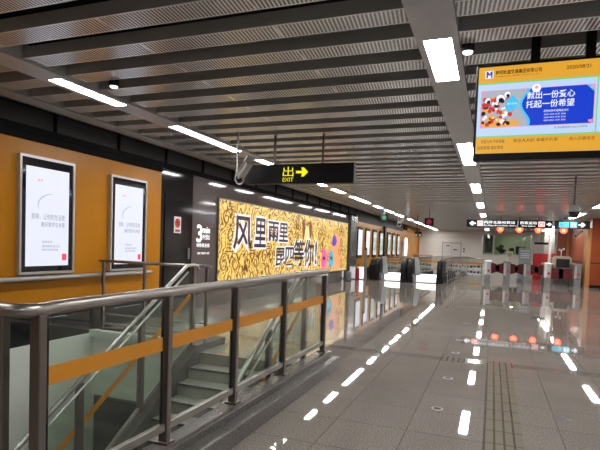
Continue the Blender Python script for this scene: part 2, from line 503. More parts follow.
# back wall with the ticket window opening, right wall, rear wall
b = MB()
y0, y1 = 45, 45.2
b.cur = 0
b.box(-6.02, -.78, y0, y1, 0, 3.25); b.box(-.78, 2.86, y0, y1, 0, 1.32); b.box(-.78, 2.86, y0, y1, 2.99, 3.25); b.box(2.86, 5.2, y0, y1, 0, 3.25)
b.cur = 1; b.box(-7, -6.02, y0, y1, 0, 3.25)
struct('wall_back', b, [M['beige'], M['orange']])
b = MB(); b.box(-5.9, -.8, 44.985, 45, 2.62, 2.635)
struct('trim_4', b, M['grey'])
b = MB(); b.box(5.2, 5.4, -4, 45, 0, 3.9); struct('wall_right', b, M['beige'])
b = MB(); b.box(WX, 5.2, -4.2, -4, 0, 3.9); struct('wall_rear', b, M['grey'])
# ticket office room behind the window
b = MB()
b.box(-.9, 3.0, 48.4, 48.5, .9, 3.2); b.box(-1.0, -.9, 45.2, 48.5, .9, 3.2); b.box(3.0, 3.1, 45.2, 48.5, .9, 3.2)
b.box(-1, 3.1, 45.2, 48.5, .9, 1.0); b.box(-1, 3.1, 45.2, 48.5, 3.2, 3.3)
struct('wall_office', b, mat('office_green_beige', (.42, .46, .30), .6))
# stair shaft
b = MB()
b.cur = 0; b.box(WX, -3.86, 6.55, 6.75, -1.08, -.02)                # front of the landing beam
b.box(WX, -3.86, 6.47, 6.75, -.10, 0.0)
b.cur = 1; b.box(WX, -3.7, 9.0, 9.2, -3.6, -1.08)
b.box(WX, -3.7, 6.75, 9.2, -1.2, -1.08)
b.box(-3.72, -3.62, 6.0, 9.2, -3.6, -.3)
b.cur = 2; b.box(-1.95, -1.8, -4, 5.86, -3.6, -.3); b.box(-3.7, -1.8, 5.95, 6.1, -3.6, -.3)
b.box(WX, -1.8, -4.1, -4.0, -3.6, -.3)
struct('wall_shaft', b, [M['palewall'], M['green_dark'], M['darkstone']])
b = MB(); b.box(WX, -1.8, -4, 9.2, -3.8, -3.6); struct('floor_lower', b, M['step'])
# ceiling void
b = MB(); b.box(WX-.2, 5.4, -4.2, 45.2, 3.9, 4.0); struct('ceiling', b, M['voidblack'])
# slatted ceiling : boxes across the hall, perforated undersides
bays = [(-5.42, -4.67), (-4.33, -.67), (-.33, 3.18), (3.52, 5.2)]
b = MB()
k = -15
while True:
    ya = 3.68 + .5167*k
    if ya > 44.9: break
    if ya > -4:
        for xa, xb in bays:
            z0, z1 = 3.215, 3.325
            P = [(xa, ya, z0), (xb, ya, z0), (xb, ya+.25, z0), (xa, ya+.25, z0), (xa, ya, z1), (xb, ya, z1), (xb, ya+.25, z1), (xa, ya+.25, z1)]
            b.cur = 0; b.add(P[:4], [(3, 2, 1, 0)])
            b.cur = 1; b.add(P, [(4, 5, 6, 7), (0, 1, 5, 4), (1, 2, 6, 5), (2, 3, 7, 6), (3, 0, 4, 7)])
    k += 1
struct('ceiling_slats', b, [M['perf'], M['slatside']])
b = MB(); b.box(-5.76, -5.42, -4, 45, 3.2, 3.34); b.box(-5.76, -5.70, -4, 45, 3.2, 3.6)
struct('trim_5', b, M['trimgrey'])
# ================================================================== LIGHTING BEAMS AND LAMPS
def light_run(x, segs, blabel, llabels, grp):
    """a hanging channel with lamps set in its underside"""
    b = MB(); hw = .165; lw = .088 if x < -2 else .11
    prev = -4.0
    z0, z1 = 3.19, 3.36
    b.box(x-hw, x-lw, -4, 45, z0, z1); b.box(x+lw, x+hw, -4, 45, z0, z1)
    for a, c in segs + [(45.0, 45.0)]:
        n = max(1, int((a-prev)/1.4)); st = (a-prev)/n
        for i in range(n):
            p, q = prev+i*st+(.004 if i else 0), prev+(i+1)*st-(.004 if i < n-1 else 0)
            b.box(x-lw, x+lw, p, q, z0, z1-.05)
        prev = c
    tag(b.build('lighting_channel', M['beam']), blabel, 'light channel')
    for i, (a, c) in enumerate(segs):
        t = thing('ceiling_light', llabels(i, a), 'ceiling light', (x, (a+c)/2, 3.2), grp)
        MB().box(x-lw+.001, x+lw-.001, a+.001, c-.001, 3.225, 3.30).build('housing', M['white'], t)
        MB().box(x-lw+.006, x+lw-.006, a+.006, c-.006, 3.196, 3.222).build('diffuser', M['lamp'], t)

Rs = [(-2.6, -1.5), (.9, 2.0), (4.24, 5.29), (8.41, 10.5), (13.54, 15.48), (18.81, 20.72), (24.25, 26.0), (29.3, 31.3), (34.7, 36.7), (40.0, 42.0)]
Ls = [(-2.6, -1.5), (.9, 2.0), (4.2, 5.26), (6.38, 8.4), (9.3, 11.2), (12.75, 13.6), (14.4, 15.5), (16.5, 19.0), (20.1, 21.3), (22.2, 24.0), (24.9, 27.4), (28.7, 30.2), (31.6, 34.2), (35.6, 38.2), (39.0, 41.3), (41.9, 44.2)]
Ts = [(-2.6, -1.5), (1.0, 2.1), (4.2, 6.2), (9, 11), (13.5, 15.5), (18.4, 20.6), (23.3, 26.6), (29.2, 31.4), (34.4, 36.4), (39.5, 41.5)]
ordn = ['first', 'second', 'third', 'fourth', 'fifth', 'sixth', 'seventh', 'eighth', 'ninth', 'tenth', 'eleventh', 'twelfth', 'thirteenth', 'fourteenth', 'fifteenth', 'sixteenth']
def lab(side, off):
    def f(i, a):
        if i < off: return 'unseen white ceiling lamp added for light in the %s light channel, out of view' % side  # opening lamps of each run stay out of view, added to light the hall
        return 'white strip lamp in the %s light channel, %s from the front' % (side, ordn[i-off])
    return f
light_run(-4.5, Ls, 'long grey ceiling channel with a nearly unbroken row of lamps near the left wall', lab('left', 2), 'strip lamps of the left light channel')
light_run(-.5, Rs, 'long grey ceiling channel with spaced lamps running beside the information screen', lab('middle', 2), 'strip lamps of the middle light channel')
light_run(3.35, Ts, 'grey ceiling channel with lamps at the right, seen above the turnstiles', lab('right', 3), 'strip lamps of the right light channel')

# small black downlights
def downlight(loc, label):
    t = thing('downlight', label, 'spotlight', loc, 'small round downlights')
    x, y, z = loc
    MB().lathe(loc, [(.045, 0), (.052, 0), (.052, .12), (.0, .12)]).build('can', M['black'], t)
    MB().lathe((x, y, z-.012), [(.0, 0), (.036, 0), (.042, .012), (.042, .016)]).build('bulb', M['spot'], t)
downlight((-.275, 4.49, 3.16), 'round downlight with white bulb just right of the nearest middle lamp')
downlight((-3.95, 4.49, 3.16), 'round downlight with white bulb right of the nearest left lamp')

# ================================================================== STAIRS, CURB
RX = -1.93
ST_Y, TR, RI = 5.90, .250, .15
b = MB()
N = 24
pts = [(ST_Y, -.6)]
pts = []
y, z = ST_Y, 0.0
prof = [(ST_Y, 0.0)]
for i in range(N):
    z -= RI; prof.append((y, z)); y -= TR; prof.append((y, z))
for i in range(N):
    zt = -RI*(i+1); ya = ST_Y-TR*(i+1)
    b.box(-3.66, -1.99, ya, ST_Y-TR*i, zt-.5, zt)
    b.box(-3.66, -1.99, ST_Y-TR*i, ST_Y-TR*i+.012, zt+RI-.03, zt+RI-.001) if i else None
st = b.build('staircase', M['step'])
tag(st, 'grey granite stairs going down behind the glass railing', 'stairs')
SL = RI/TR
def stringer(x0, x1, label):
    b = MB()
    yb = ST_Y - TR*N
    zt = lambda y: .10 - SL*(ST_Y-y-.05)
    b.prism([(ST_Y-.05, -.9), (ST_Y-.05, .10), (yb, zt(yb)), (yb, zt(yb)-1.0)], 'x', x0, x1)
    b.box(x0, x1, ST_Y-.05, ST_Y+.72, -.28, .10)
    o = b.build('stair_stringer', M['darkstone']); fix_normals(o)
    tag(o, label, 'stair side')
stringer(-3.85, -3.66, 'dark granite sloping curb along the left side of the stairs')
b = MB()
# stepped granite curb under the front railing
b.box(-2.0, -1.83, 1.62, 6.08, 0, .19, .006)
b.box(-1.83, -1.71, 1.62, 6.02, 0, .135, .006)
b.box(-6.1, -2.0, 1.60, 1.74, 0, .19, .006)
tag(b.build('granite_curb', M['curb']), 'stepped dark granite curb under the front glass railing', 'curb')

# front guard rail : posts, tube, glass with orange tape
g = thing('glass_railing', 'steel and glass guard railing with orange tape nearest the viewer', 'railing', (RX, 3.8, .19))
posts = [(RX, 1.735), (RX, 2.72), (RX, 3.64), (RX, 4.68), (RX, 5.97), (-2.085, 1.67), (-3.3, 1.67), (-4.5, 1.67), (-5.9, 1.67)]
for i, (x, y) in enumerate(posts):
    b = MB(); b.box(x-.032, x+.032, y-.022, y+.022, .19, 1.14, .004)
    b.box(x-.05, x+.05, y-.04, y+.04, .19, .205)
    b.build('post', M['darksteel'], g)
path = [(RX, 6.0, 1.19), (RX, 1.82, 1.165)]
for a in range(0, 91, 15):
    path.append((RX-.09+.09*cos(math.radians(a)), 1.76-.09*sin(math.radians(a))+.0, 1.16))
path += [(-6.0, 1.67, 1.16)]
MB().tube(path, .034, 16).build('handrail', M['steel'], g)
b = MB(); b.bar((RX, 1.75, .30), (RX, 6.0, .30), .04, .045)
b.build('bottom_rail', M['steel'], g)
ys = [1.735, 2.72, 3.64, 4.68, 5.97]
for i in range(4):
    a, c = ys[i]+.055, ys[i+1]-.05
    p = MB().box(RX-.005, RX+.005, a, c, .325, 1.12).build('glass_panel', M['glass'], g)
    MB().box(RX-.0055, RX+.0055, a-.008, a, .325, 1.12).build('panel_edge', M['edge'], p)
    MB().box(RX-.0055, RX+.0055, c, c+.008, .325, 1.12).build('panel_edge', M['edge'], p)
    MB().box(RX+.0055, RX+.0065, a, c, .80, .89).build('orange_tape', M['orange_tape'], p)

# stair balustrades (left and right of the flight)
def balustrade(x, label):
    t = thing('stair_balustrade', label, 'railing', (x, 5.8, .1), 'balustrades of the flight of stairs')
    h0 = 1.10; off = 5.72
    ztop = lambda y: 1.18 - SL*(5.70-y)
    zb = lambda y: .10 - SL*(5.81-y)
    # double tube handrail
    p = [(x, 5.98, 1.12), (x, 5.95, 1.165), (x, 5.88, 1.18), (x, 5.70, 1.18), (x, .2, ztop(.2))]
    MB().tube(p, .024, 12).build('handrail', M['bluesteel'], t)
    MB().tube([(x+.055, 5.65, ztop(5.65)-.05), (x+.055, .2, ztop(.2)-.05)], .013, 10).build('inner_rail', M['bluesteel'], t)
    MB().bar((x, 5.8, zb(5.8)+.06), (x, .2, zb(.2)+.06), .035, .03).build('bottom_rail', M['bluesteel'], t)
    py = [5.86, 4.80, 3.87, 2.94, 2.0, 1.0]
    for q in py:
        zt = ztop(min(q, 5.7))-.02
        MB().box(x-.028, x+.028, q-.035, q+.035, zb(min(q, 5.8)), zt, .003).build('post', M['darksteel'], t)
    for i in range(len(py)-1):
        c, a = py[i]-.06, py[i+1]+.06
        b = MB(); P = [(a, zb(a)+.10), (c, zb(c)+.10), (c, ztop(min(c, 5.7))-.10), (a, ztop(a)-.10)]
        b.prism(P, 'x', x-.005, x+.005)
        o = b.build('glass_panel', M['glass'], t); fix_normals(o)
        b = MB(); zz = lambda y: (zb(y)+ztop(y))/2+.12
        b.prism([(a, zz(a)-.04), (c, zz(c)-.04), (c, zz(c)+.04), (a, zz(a)+.04)], 'x', x+.0055, x+.0065)
        o2 = b.build('orange_tape', M['orange_tape'], o); fix_normals(o2)
    return t
balustrade(-3.755, 'sloping steel and glass balustrade on the left side of the stairs')
balustrade(-2.14, 'sloping steel and glass balustrade on the right side of the stairs, behind the guard railing')

# rail across the far side of the shaft
t = thing('steel_railing', 'plain steel railing standing across the far edge of the stair opening', 'railing', (-5.0, 6.62, 0))
yy = 6.64
for x in (-5.98, -5.16, -4.02): MB().box(x-.022, x+.022, yy-.022, yy+.022, 0, 1.12, .003).build('post', M['darksteel'], t)
MB().tube([(-6.06, yy, 1.13), (-3.95, yy, 1.13)], .024, 12).build('handrail', M['steel'], t)
b = MB(); b.bar((-6.0, yy, .10), (-4.0, yy, .10), .03, .03); b.bar((-6.0, yy, .26), (-4.0, yy, .26), .02, .02)
b.build('lower_rail', M['alu'], t)

# wall rail on orange wall
b = MB(); b.tube([(WX+.07, -3.9, .90), (WX+.07, 7.95, .90)], .034, 12)
for y in (-3, -1, 1, 3, 5, 7): b.bar((WX, y, .88), (WX+.07, y, .88), .04, .03)
tag(b.build('wall_handrail', M['alu']), 'grey tubular handrail fixed along the orange wall under the display screens', 'handrail')

# ================================================================== WALL DISPLAYS
def ad_display(y0, y1, z0, z1, label, dy):
    t = thing('advertising_display', label, 'advertising screen', (WX, (y0+y1)/2, z0), 'tall advertising displays on the orange wall')
    b = MB(); f = .035
    x0, x1 = WX, WX+.08
    b.box(x0, x1, y0, y0+f, z0, z1, .004); b.box(x0, x1, y1-f, y1, z0, z1, .004)
    b.box(x0, x1, y0+f, y1-f, z0, z0+f); b.box(x0, x1, y0+f, y1-f, z1-f, z1)
    b.build('frame', M['alu'], t)
    MB().box(x0, x1-.02, y0+f, y1-f, z0+f, z1-f).build('bezel', M['blackgloss'], t)
    s = MB().box(x1-.02, x1-.012, y0+.11, y1-.11, z0+.115, z1-.15).build('screen', M['screenw'], t)
    p = x1-.010
    sy0, sy1, sz0, sz1 = y0+.11, y1-.11, z0+.115, z1-.15
    W_, H_ = sy1-sy0, sz1-sz0
    b = MB()
    put_text(b, '昆明，让你的生活更', 'W', p, sy0+W_*.12, sy0+W_*.9, sz0+H_*.475, sz0+H_*.535, res=1)
    put_text(b, '美好城市与共享', 'W', p, sy0+W_*.33, sy0+W_*.9, sz0+H_*.40, sz0+H_*.455, res=1)
    put_text(b, '品质生活', 'W', p, sy0+W_*.36, sy0+W_*.6, sz0+H_*.235, sz0+H_*.26, res=1)
    put_text(b, '城市服务共享空间', 'W', p, sy0+W_*.36, sy0+W_*.78, sz0+H_*.19, sz0+H_*.215, res=1)
    put_text(b, '服务热线敬请咨询', 'W', p, sy0+W_*.36, sy0+W_*.74, sz0+H_*.155, sz0+H_*.178, res=1)
    q = []
    for i in range(15):
        a = math.radians(200-110*i/14); q.append((p, sy0+W_*(.62+.38*cos(a)*.95), sz0+H_*(.60+.125*sin(a)+.02)))
    b.tube(q, [.001+.004*sin(pi*i/14) for i in range(15)], 5)
    b.build('lettering', M['inkgrey'], s)
    b = MB(); b.box(p-.001, p+.001, sy0+W_*.84, sy0+W_*.95, sz0+H_*.055, sz0+H_*.125)
    put_text(b, '宣言', 'W', p, sy0+W_*.24, sy0+W_*.36, sz0+H_*.86, sz0+H_*.885, res=1)
    b.build('red_seal', M['inkred'], s)
ad_display(5.08, 6.05, .96, 2.62, 'tall white advertising screen in silver frame, left one on the near orange wall', 0)
ad_display(6.84, 7.78, .95, 2.58, 'tall white advertising screen in silver frame, right one beside the black door', 0)
# far row
far = [(23.62, 24.5), (25.25, 26.1), (26.9, 27.75), (28.65, 29.5), (31.0, 31.85), (32.65, 33.45), (34.3, 35.15)]
for i, (a, c) in enumerate(far):
    t = thing('poster_lightbox', 'lit poster panel on the far orange wall above the escalators, %s after the dark pillar' % ordn[i], 'light box', (WX, (a+c)/2, 1.0), 'poster light boxes on the far orange wall')
    MB().box(WX, WX+.06, a, c, 1.0, 2.5, .004).build('frame', M['black'], t)
    MB().box(WX+.06, WX+.066, a+.04, c-.04, 1.13, 2.36).build('poster', M['screenw'] if i in (0, 1) else M['poster'], t)
t = thing('poster_lightbox', 'bright violet white light box at the far end of the orange wall', 'light box', (WX, 37.5, .9))
MB().box(WX, WX+.12, 36.95, 38.2, .5, 2.35, .004).build('frame', M['white'], t)
MB().box(WX+.12, WX+.126, 37.0, 38.15, .6, 2.28).build('poster', M['litpanel'], t)
b = MB(); b.box(WX, WX+.10, 29.75, 30.2, .5, 2.8)
struct('trim_6', b, M['black'])
# black door beside the orange wall
b = MB(); b.box(WX, WX+.02, 8.42, 9.36, .02, 2.5, .004)
d = b.build('door_1', M['blackgloss']); d['kind'] = 'structure'
b = MB(); b.box(WX+.02, WX+.05, 9.24, 9.27, 1.12, 1.36); b.build('door_handle', M['alu'], d)
# prohibition notice
t = thing('warning_notice', 'small white notice with red and black symbol on the black door', 'sign', (WX+.02, 8.84, 1.66))
MB().box(WX+.02, WX+.026, 8.72, 8.96, 1.66, 2.0).build('plate', M['white'], t)
b = MB(); b.lathe((WX+.0262, 8.84, 1.87), [(.07, 0), (.095, 0), (.095, .003), (.07, .003)], 24, 'x', False)
b.box(WX+.026, WX+.028, 8.76, 8.92, 1.69, 1.735); b.build('red_symbol', M['red'], t)
b = MB(); b.bar((WX+.028, 8.80, 1.91), (WX+.028, 8.88, 1.83), .004, .02, (0, 1, 0)); b.box(WX+.026, WX+.0275, 8.825, 8.855, 1.80, 1.93)
b.build('black_symbol', M['black'], t)
# lettering on the glass wall panel
t = thing('wall_lettering', 'white lettering reading 3 min on the brown glass wall panel left of the gold billboard', 'sign', (WX, 9.9, 1.2))
p = WX+.004
b = MB()
put_text(b, '3', 'W', p, 9.60, 9.82, 1.49, 1.88, .015)
put_text(b, 'min', 'W', p, 9.84, 10.15, 1.70, 1.84, .012)
put_text(b, '步行即达', 'W', p, 9.84, 10.15, 1.55, 1.67, res=2)
put_text(b, '地铁商业街', 'W', p, 9.60, 10.15, 1.38, 1.47, res=2)
put_text(b, '扫码了解更多详情', 'W', p, 9.63, 10.15, 1.22, 1.27, res=1)
b.build('lettering', M['txtw'], t)

# ================================================================== GOLD BILLBOARD
t = thing('billboard', 'long lit golden billboard with black and white Chinese characters', 'billboard', (WX, 16.1, .52))
BY0, BY1, BZ0, BZ1 = 10.48, 21.8, .50, 2.53
b = MB(); x1 = WX+.05
b.box(WX, x1, BY0-.03, BY0, BZ0-.03, BZ1+.03); b.box(WX, x1, BY1, BY1+.03, BZ0-.03, BZ1+.03)
b.box(WX, x1, BY0, BY1, BZ0-.03, BZ0); b.box(WX, x1, BY0, BY1, BZ1, BZ1+.03)
b.build('frame', M['darksteel'], t)
bp_ = MB().box(WX, x1-.01, BY0, BY1, BZ0, BZ1).build('lit_face', M['bbgold'], t)
p = x1-.008
# ornament scrolls, mirrored about several centres
bd = MB(); bpale = MB()
def scroll(cy, cz, s, sgn, turns=1.4, n=26, w=.014):
    q = []
    for i in range(n):
        f = i/(n-1); a = f*turns*2*pi; r = s*(1-.78*f)
        q.append((p, cy+sgn*(s*1.05-r*cos(a)*1.0), cz+r*sin(a)*1.1))
    bd.tube(q, w, 5)
for (cy, cz, s) in [(11.05, 1.0, .26), (11.05, 2.1, .2), (12.3, 1.0, .22), (13.3, 1.15, .2), (15.6, 2.12, .17), (18.2, 1.9, .22), (19.3, 1.05, .2), (20.9, 1.3, .25), (20.8, 2.1, .2)]:
    for sg in (1, -1):
        scroll(cy, cz, s, sg)
        q = [(p, cy+sg*(.02+.5*s*sin(f/9*pi)), cz-s*1.2-(f/9)*s*1.6+.0) for f in range(10)]
        q = [(a, y_, max(BZ0+.03, z_)) for a, y_, z_ in q]
        bd.tube(q, .016, 5)
    for k in range(3):
        zc = cz+s*(1.1+.35*k)
        if zc < BZ1-.05: bd.box(p-.001, p+.001, cy-s*(.9-.25*k), cy+s*(.9-.25*k), zc-.015, zc+.015)
# tall winged figure in the pattern
cy, cz = 16.55, 2.08
for sg in (1, -1):
    bd.prism([(cy+sg*.12, cz-.36), (cy+sg*.42, cz-.36), (cy+sg*.5, cz+.1), (cy+sg*.33, cz+.36), (cy+sg*.2, cz+.12)], 'x', p-.001, p+.001)
bpale.lathe((p, cy, cz-.1), [(.0, 0), (.2, 0), (.2, .003), (.0, .003)], 20, 'x', False)
bpale.prism([(cy-.3, cz-.38), (cy+.3, cz-.38), (cy+.2, cz-.05), (cy-.2, cz-.05)], 'x', p-.001, p+.002)
bd.build('scroll_ornament', M['bbbrown'], bp_); bpale.build('pale_ornament', M['bbpale'], bp_)
# characters
chars = [('风', 11.22, 12.23, 1.36, 2.18), ('里', 12.40, 13.13, 1.42, 2.20), ('雨', 13.30, 14.02, 1.60, 2.16), ('里', 14.08, 14.78, 1.60, 2.16),
         ('昆', 13.89, 14.60, .86, 1.40), ('四', 14.64, 15.34, .86, 1.42), ('等', 15.36, 16.27, .82, 1.66), ('你', 16.32, 17.28, .80, 1.70), ('!', 17.46, 17.62, .84, 1.66)]
bw = MB(); bk = MB()
for ch, a, c, z0, z1 in chars:
    bx = text_box(ch)
    vs, fs = glyphs(ch, .075, 2)
    pl = p+.004
    sy = (c-a)/(bx[1]-bx[0]); sz = (z1-z0)/(bx[3]-bx[2])
    bw.add([(pl, a+(x-bx[0])*sy, z0+(y-bx[2])*sz) for x, y, z in vs], fs)
    vs, fs = glyphs(ch, .018, 2)
    bk.add([(pl+.004, a+(x-bx[0])*sy, z0+(y-bx[2])*sz) for x, y, z in vs], fs)
bw.build('character_outline', M['bbwhite'], bp_); bk.build('character_stroke', M['bbblack'], bp_)
# coloured blobs at the right end
def blob(cy, z0, z1, w, m, nm):
    b = MB(); pts = []
    hh = (z1-z0)/2; cz = (z0+z1)/2
    for i in range(20):
        a = 2*pi*i/20; r = 1 + .12*cos(3*a)
        pts.append((cy+w/2*cos(a)*(1-.25*sin(a))*r, cz+hh*sin(a)))
    b.prism(pts, 'x', p, p+.006); o = b.build(nm, m, bp_); fix_normals(o); return o
b = MB(); b.prism([(18.1, .6), (21.0, .6), (20.9, 2.0), (20.3, 2.1), (19.9, 1.6), (18.6, 1.3)], 'x', p-.001, p+.001)
fix_normals(b.build('orange_ground', M['bborange'], bp_))
o = blob(18.5, .66, 1.45, .66, M['bbpink'], 'pink_shape')
b = MB(); b.box(p+.006, p+.009, 18.38, 18.62, .98, 1.10); b.build('mouth', M['bbblack'], o)
o = blob(19.45, .63, 1.38, .62, M['bbcyan'], 'cyan_shape')
b = MB(); b.box(p+.006, p+.009, 19.33, 19.57, .98, 1.08); b.build('mouth', M['bbblack'], o)
blob(19.8, 1.52, 1.98, .6, M['bbpurple'], 'purple_shape')

# ================================================================== EXIT SIGN, CAMERA, SCREEN (near)
t = thing('exit_sign', 'black hanging sign with yellow EXIT character and right arrow', 'sign', (-2.83, 7.2, 2.44))
MB().box(-3.77, -1.975, 7.3, 7.42, 2.452, 2.752, .004).build('sign_box', M['black'], t)
for x in (-3.28, -2.48): MB().bar((x, 7.36, 2.73), (x, 7.36, 3.23), .03, .03).build('hanger', M['darksteel'], t)
b = MB(); pl = 7.298
put_text(b, '出', 'S', pl, -3.11, -2.93, 2.560, 2.710)
put_text(b, 'EXIT', 'S', pl, -3.11, -2.93, 2.482, 2.54)
arrow(b, 'S', pl, -2.89, -2.69, 2.555, 2.695, True, .28, .5)
b.build('lettering', M['yellowlit'], t)

def cctv(loc, label, s=1.0, grp='ring and bullet security cameras'):
    x, y, z = loc     # centre of the ring
    t = thing('security_camera', label, 'security camera', loc, grp)
    b = MB(); q = [(x+.075*s*cos(2*pi*i/24), y, z+.09*s*sin(2*pi*i/24)) for i in range(25)]
    b.tube(q, .013*s, 8); b.build('ring', M['alu'], t)
    b = MB(); b.bar((x-.05*s, y, z+.06*s), (x-.05*s, y, H+.02), .028*s, .028*s); b.build('pole', M['alu'], t)
    b = MB(); b.bar((x+.0, y, z+.02), (x+.21*s, y-.12*s, z+.22*s), .10*s, .10*s); b.bar((x+.03*s, y-.02, z+.10*s), (x+.25*s, y-.14*s, z+.31*s), .13*s, .015*s)
    b.build('camera_body', M['alu'], t)
    MB().lathe((x, y-.05*s, z), [(.0, 0), (.045*s, 0), (.045*s, .03), (.0, .03)], 16, 'y').build('lens', M['black'], t)
cctv((-3.70, 7.0, 2.50), 'grey bullet camera with ring bracket beside the exit sign', 1.0)

# information screen
TX0, TX1, TZ0, TZ1, TY = -.175, 1.03, 2.175, 2.87, 4.0
t = thing('information_screen', 'hanging flat information screen with orange header and blue notice', 'screen', ((TX0+TX1)/2, TY, TZ0))
MB().box(TX0, TX1, TY, TY+.09, TZ0, TZ1, .006).build('casing', M['black'], t)
for x in (.22, .57):
    MB().box(x-.03, x+.03, TY+.03, TY+.09, TZ1-.05, 3.075).build('mount', M['black'], t)
pl = TY-.002
sx0, sx1, sz0, sz1 = TX0+.018, TX1-.018, TZ0+.05, TZ1-.018
# colour fields
s = MB().box(sx0, sx1, pl, TY, sz0, sz1).build('screen_picture', M['tvlight'], t)
def q(m, nm, *rects, lay=1, par=s):
    b = MB()
    for a, c, z0, z1 in rects: b.box(a, c, pl-.0006*lay, pl-.0006*(lay-1), z0, z1)
    return b.build(nm, m, par)
SWd, SH = sx1-sx0, sz1-sz0
hz = sz1-.115; fz = sz0+.115
q(M['tvorange'], 'header_band', (sx0, sx1, hz, sz1), (sx0, sx1, sz0, fz))
q(M['tvgreen'], 'green_line', (sx0, sx1, hz-.012, hz), (sx0, sx1, fz, fz+.012), (.615, .623, fz, hz))
px0, px1, pz0, pz1 = -.13, .60, fz+.075, hz-.06
q(M['tvpink'], 'picture_border', (px0-.004, px1+.004, pz0-.004, pz1+.004))
q(glow('tv_photo_grey', (.42, .45, .52), 1.0), 'photo_ground', (px0, .20, pz0, pz1), lay=2)
b = MB(); xb = .075
wave = [(xb+.10+.03*sin(i/10*2*pi+1.0), pz0+(pz1-pz0)*i/10) for i in range(11)]
wave2 = [(x-.018, z) for x, z in wave]
b.prism(wave2[::-1]+[(px1, pz0), (px1, pz1)][::1], 'y', pl-.0018, pl-.0012)
fix_normals(b.build('cyan_wave', M['tvcyan'], s))
b = MB(); b.prism(wave[::-1]+[(px1, pz0), (px1-.02, pz0)][:1]+[(px1, pz1-.05), (px1-.05, pz1)], 'y', pl-.0026, pl-.0019)
fix_normals(b.build('blue_notice', M['tvblue'], s))
# photo of costumed lion dancers as plain colour patches
rg = random.Random(3)
b1, b2, b3, b4 = MB(), MB(), MB(), MB()
for i in range(90):
    x = px0+.01+rg.random()*.2; z = pz0+rg.random()*.19
    r = .006+.012*rg.random(); bb = [b1, b1, b1, b2, b3, b4][rg.randrange(6)]
    if x+r > xb+.06: continue
    bb.lathe((x, pl-.0022-.00002*i, z+r), [(0, 0), (r, 0)], 8, 'y', False)
for (x, z, r) in [(-.085, pz0+.19, .022), (.0, pz0+.20, .030), (.045, pz0+.23, .02)]:
    b3.lathe((x, pl-.0036, z), [(0, 0), (r, 0)], 14, 'y', False)
    b4.lathe((x+.004, pl-.0040, z-.008), [(0, 0), (r*.6, 0)], 12, 'y', False)
q(M['tvgold'], 'photo_floor', (px0, xb+.055, pz0, pz0+.045), lay=3)
b1.build('red_costume', M['tvred'], s); b2.build('gold_costume', M['tvgold'], s); b3.build('white_costume', M['tvwhite'], s); b4.build('dark_costume', M['tvdark'], s)
b = MB(); b.prism([(.055, pz0+.10), (.105, pz0+.125), (.125, pz0+.17), (.085, pz0+.225), (.04, pz0+.19), (.035, pz0+.135)], 'y', pl-.0052, pl-.0046)
fix_normals(b.build('water_drop', M['tvcyan'], s))
b = MB(); b.lathe((.235, pl-.003, pz1), [(0, 0), (.03, 0), (.03, .0005), (0, .0005)], 18, 'y', False); b.build('badge', M['tvwhite'], s)
b = MB(); b.lathe((.235, pl-.0036, pz1+.006), [(0, 0), (.011, 0)], 10, 'y', False)
for (cx, cz) in [(px0+.012, pz1-.012), (px0+.01, pz0+.012), (px1-.012, pz1-.012), (px1-.015, pz0+.014)]:
    for k in range(9): b.lathe((cx-.012+.024*rg.random(), pl-.0036-.0001*k, cz-.012+.024*rg.random()), [(0, 0), (.005+.004*rg.random(), 0)], 6, 'y', False)
b.build('pink_flowers', M['tvpink'], s)
b = MB(); pt = pl-.0056
put_text(b, '献出一份爱心', 'S', pt, .178, .482, pz0+.185, pz0+.238, .012)
put_text(b, '托起一份希望', 'S', pt, .172, .480, pz0+.122, pz0+.175, .012)
put_text(b, '昆明地铁无偿献血活动', 'S', pt, .29, .445, pz0+.088, pz0+.105, res=1)
for k in range(3):
    put_text(b, '时间 地点 人员 车站', 'S', pt, .293, .43, pz0+.066-.021*k, pz0+.078-.021*k, res=1)
put_text(b, '爱心热线', 'S', pt, .047, .113, pz0+.155, pz0+.17, res=1)
b.build('white_lettering', M['tvwhite'], s)
b = MB()
put_text(b, '昆明轨道交通集团有限公司', 'S', pt, sx0+.115, sx0+.42, sz1-.062, sz1-.030, .02, res=2)
put_text(b, 'KUNMING RAIL TRANSIT GROUP CO.,LTD', 'S', pt, sx0+.115, sx0+.40, sz1-.080, sz1-.070, res=1)
put_text(b, '2020/08/21', 'S', pt, .42, .57, sz1-.060, sz1-.035, .01, res=2)
put_text(b, '安全为天 平安是福', 'S', pt, -.12, .04, sz0+.073, sz0+.098, res=1)
put_text(b, '安全人人抓 幸福千万家', 'S', pt, .10, .39, sz0+.073, sz0+.098, res=1)
put_text(b, '深入开展安全', 'S', pt, .46, .62, sz0+.073, sz0+.098, res=1)
put_text(b, '运营管理 落实责任', 'S', pt, -.145, .035, sz0+.028, sz0+.053, res=1)
put_text(b, '本活动解释权归主办方所有', 'S', pt, .36, .57, pz0-.03, pz0-.016, res=1)
b.build('brown_lettering', M['tvink'], s)
q(M['tvwhite'], 'logo_tile', (sx0+.045, sx0+.10, sz1-.082, sz1-.027), lay=2)
b = MB()
for x in (sx0+.052, sx0+.083): b.box(x, x+.011, pl-.0026, pl-.0014, sz1-.078, sz1-.032)
b.bar((sx0+.058, pl-.002, sz1-.035), (sx0+.073, pl-.002, sz1-.060), .001, .010, (1, 0, 0)); b.bar((sx0+.088, pl-.002, sz1-.035), (sx0+.073, pl-.002, sz1-.060), .001, .010, (1, 0, 0))
b.build('logo_mark', M['tvblue'], s)
K = 4.55/4.0      # the screen hangs between two slats, 4.55 m away
t.location = ((TX0+TX1)/2*K, 4.55, 1.5+(TZ0-1.5)*K); t.scale = (K, K, K)

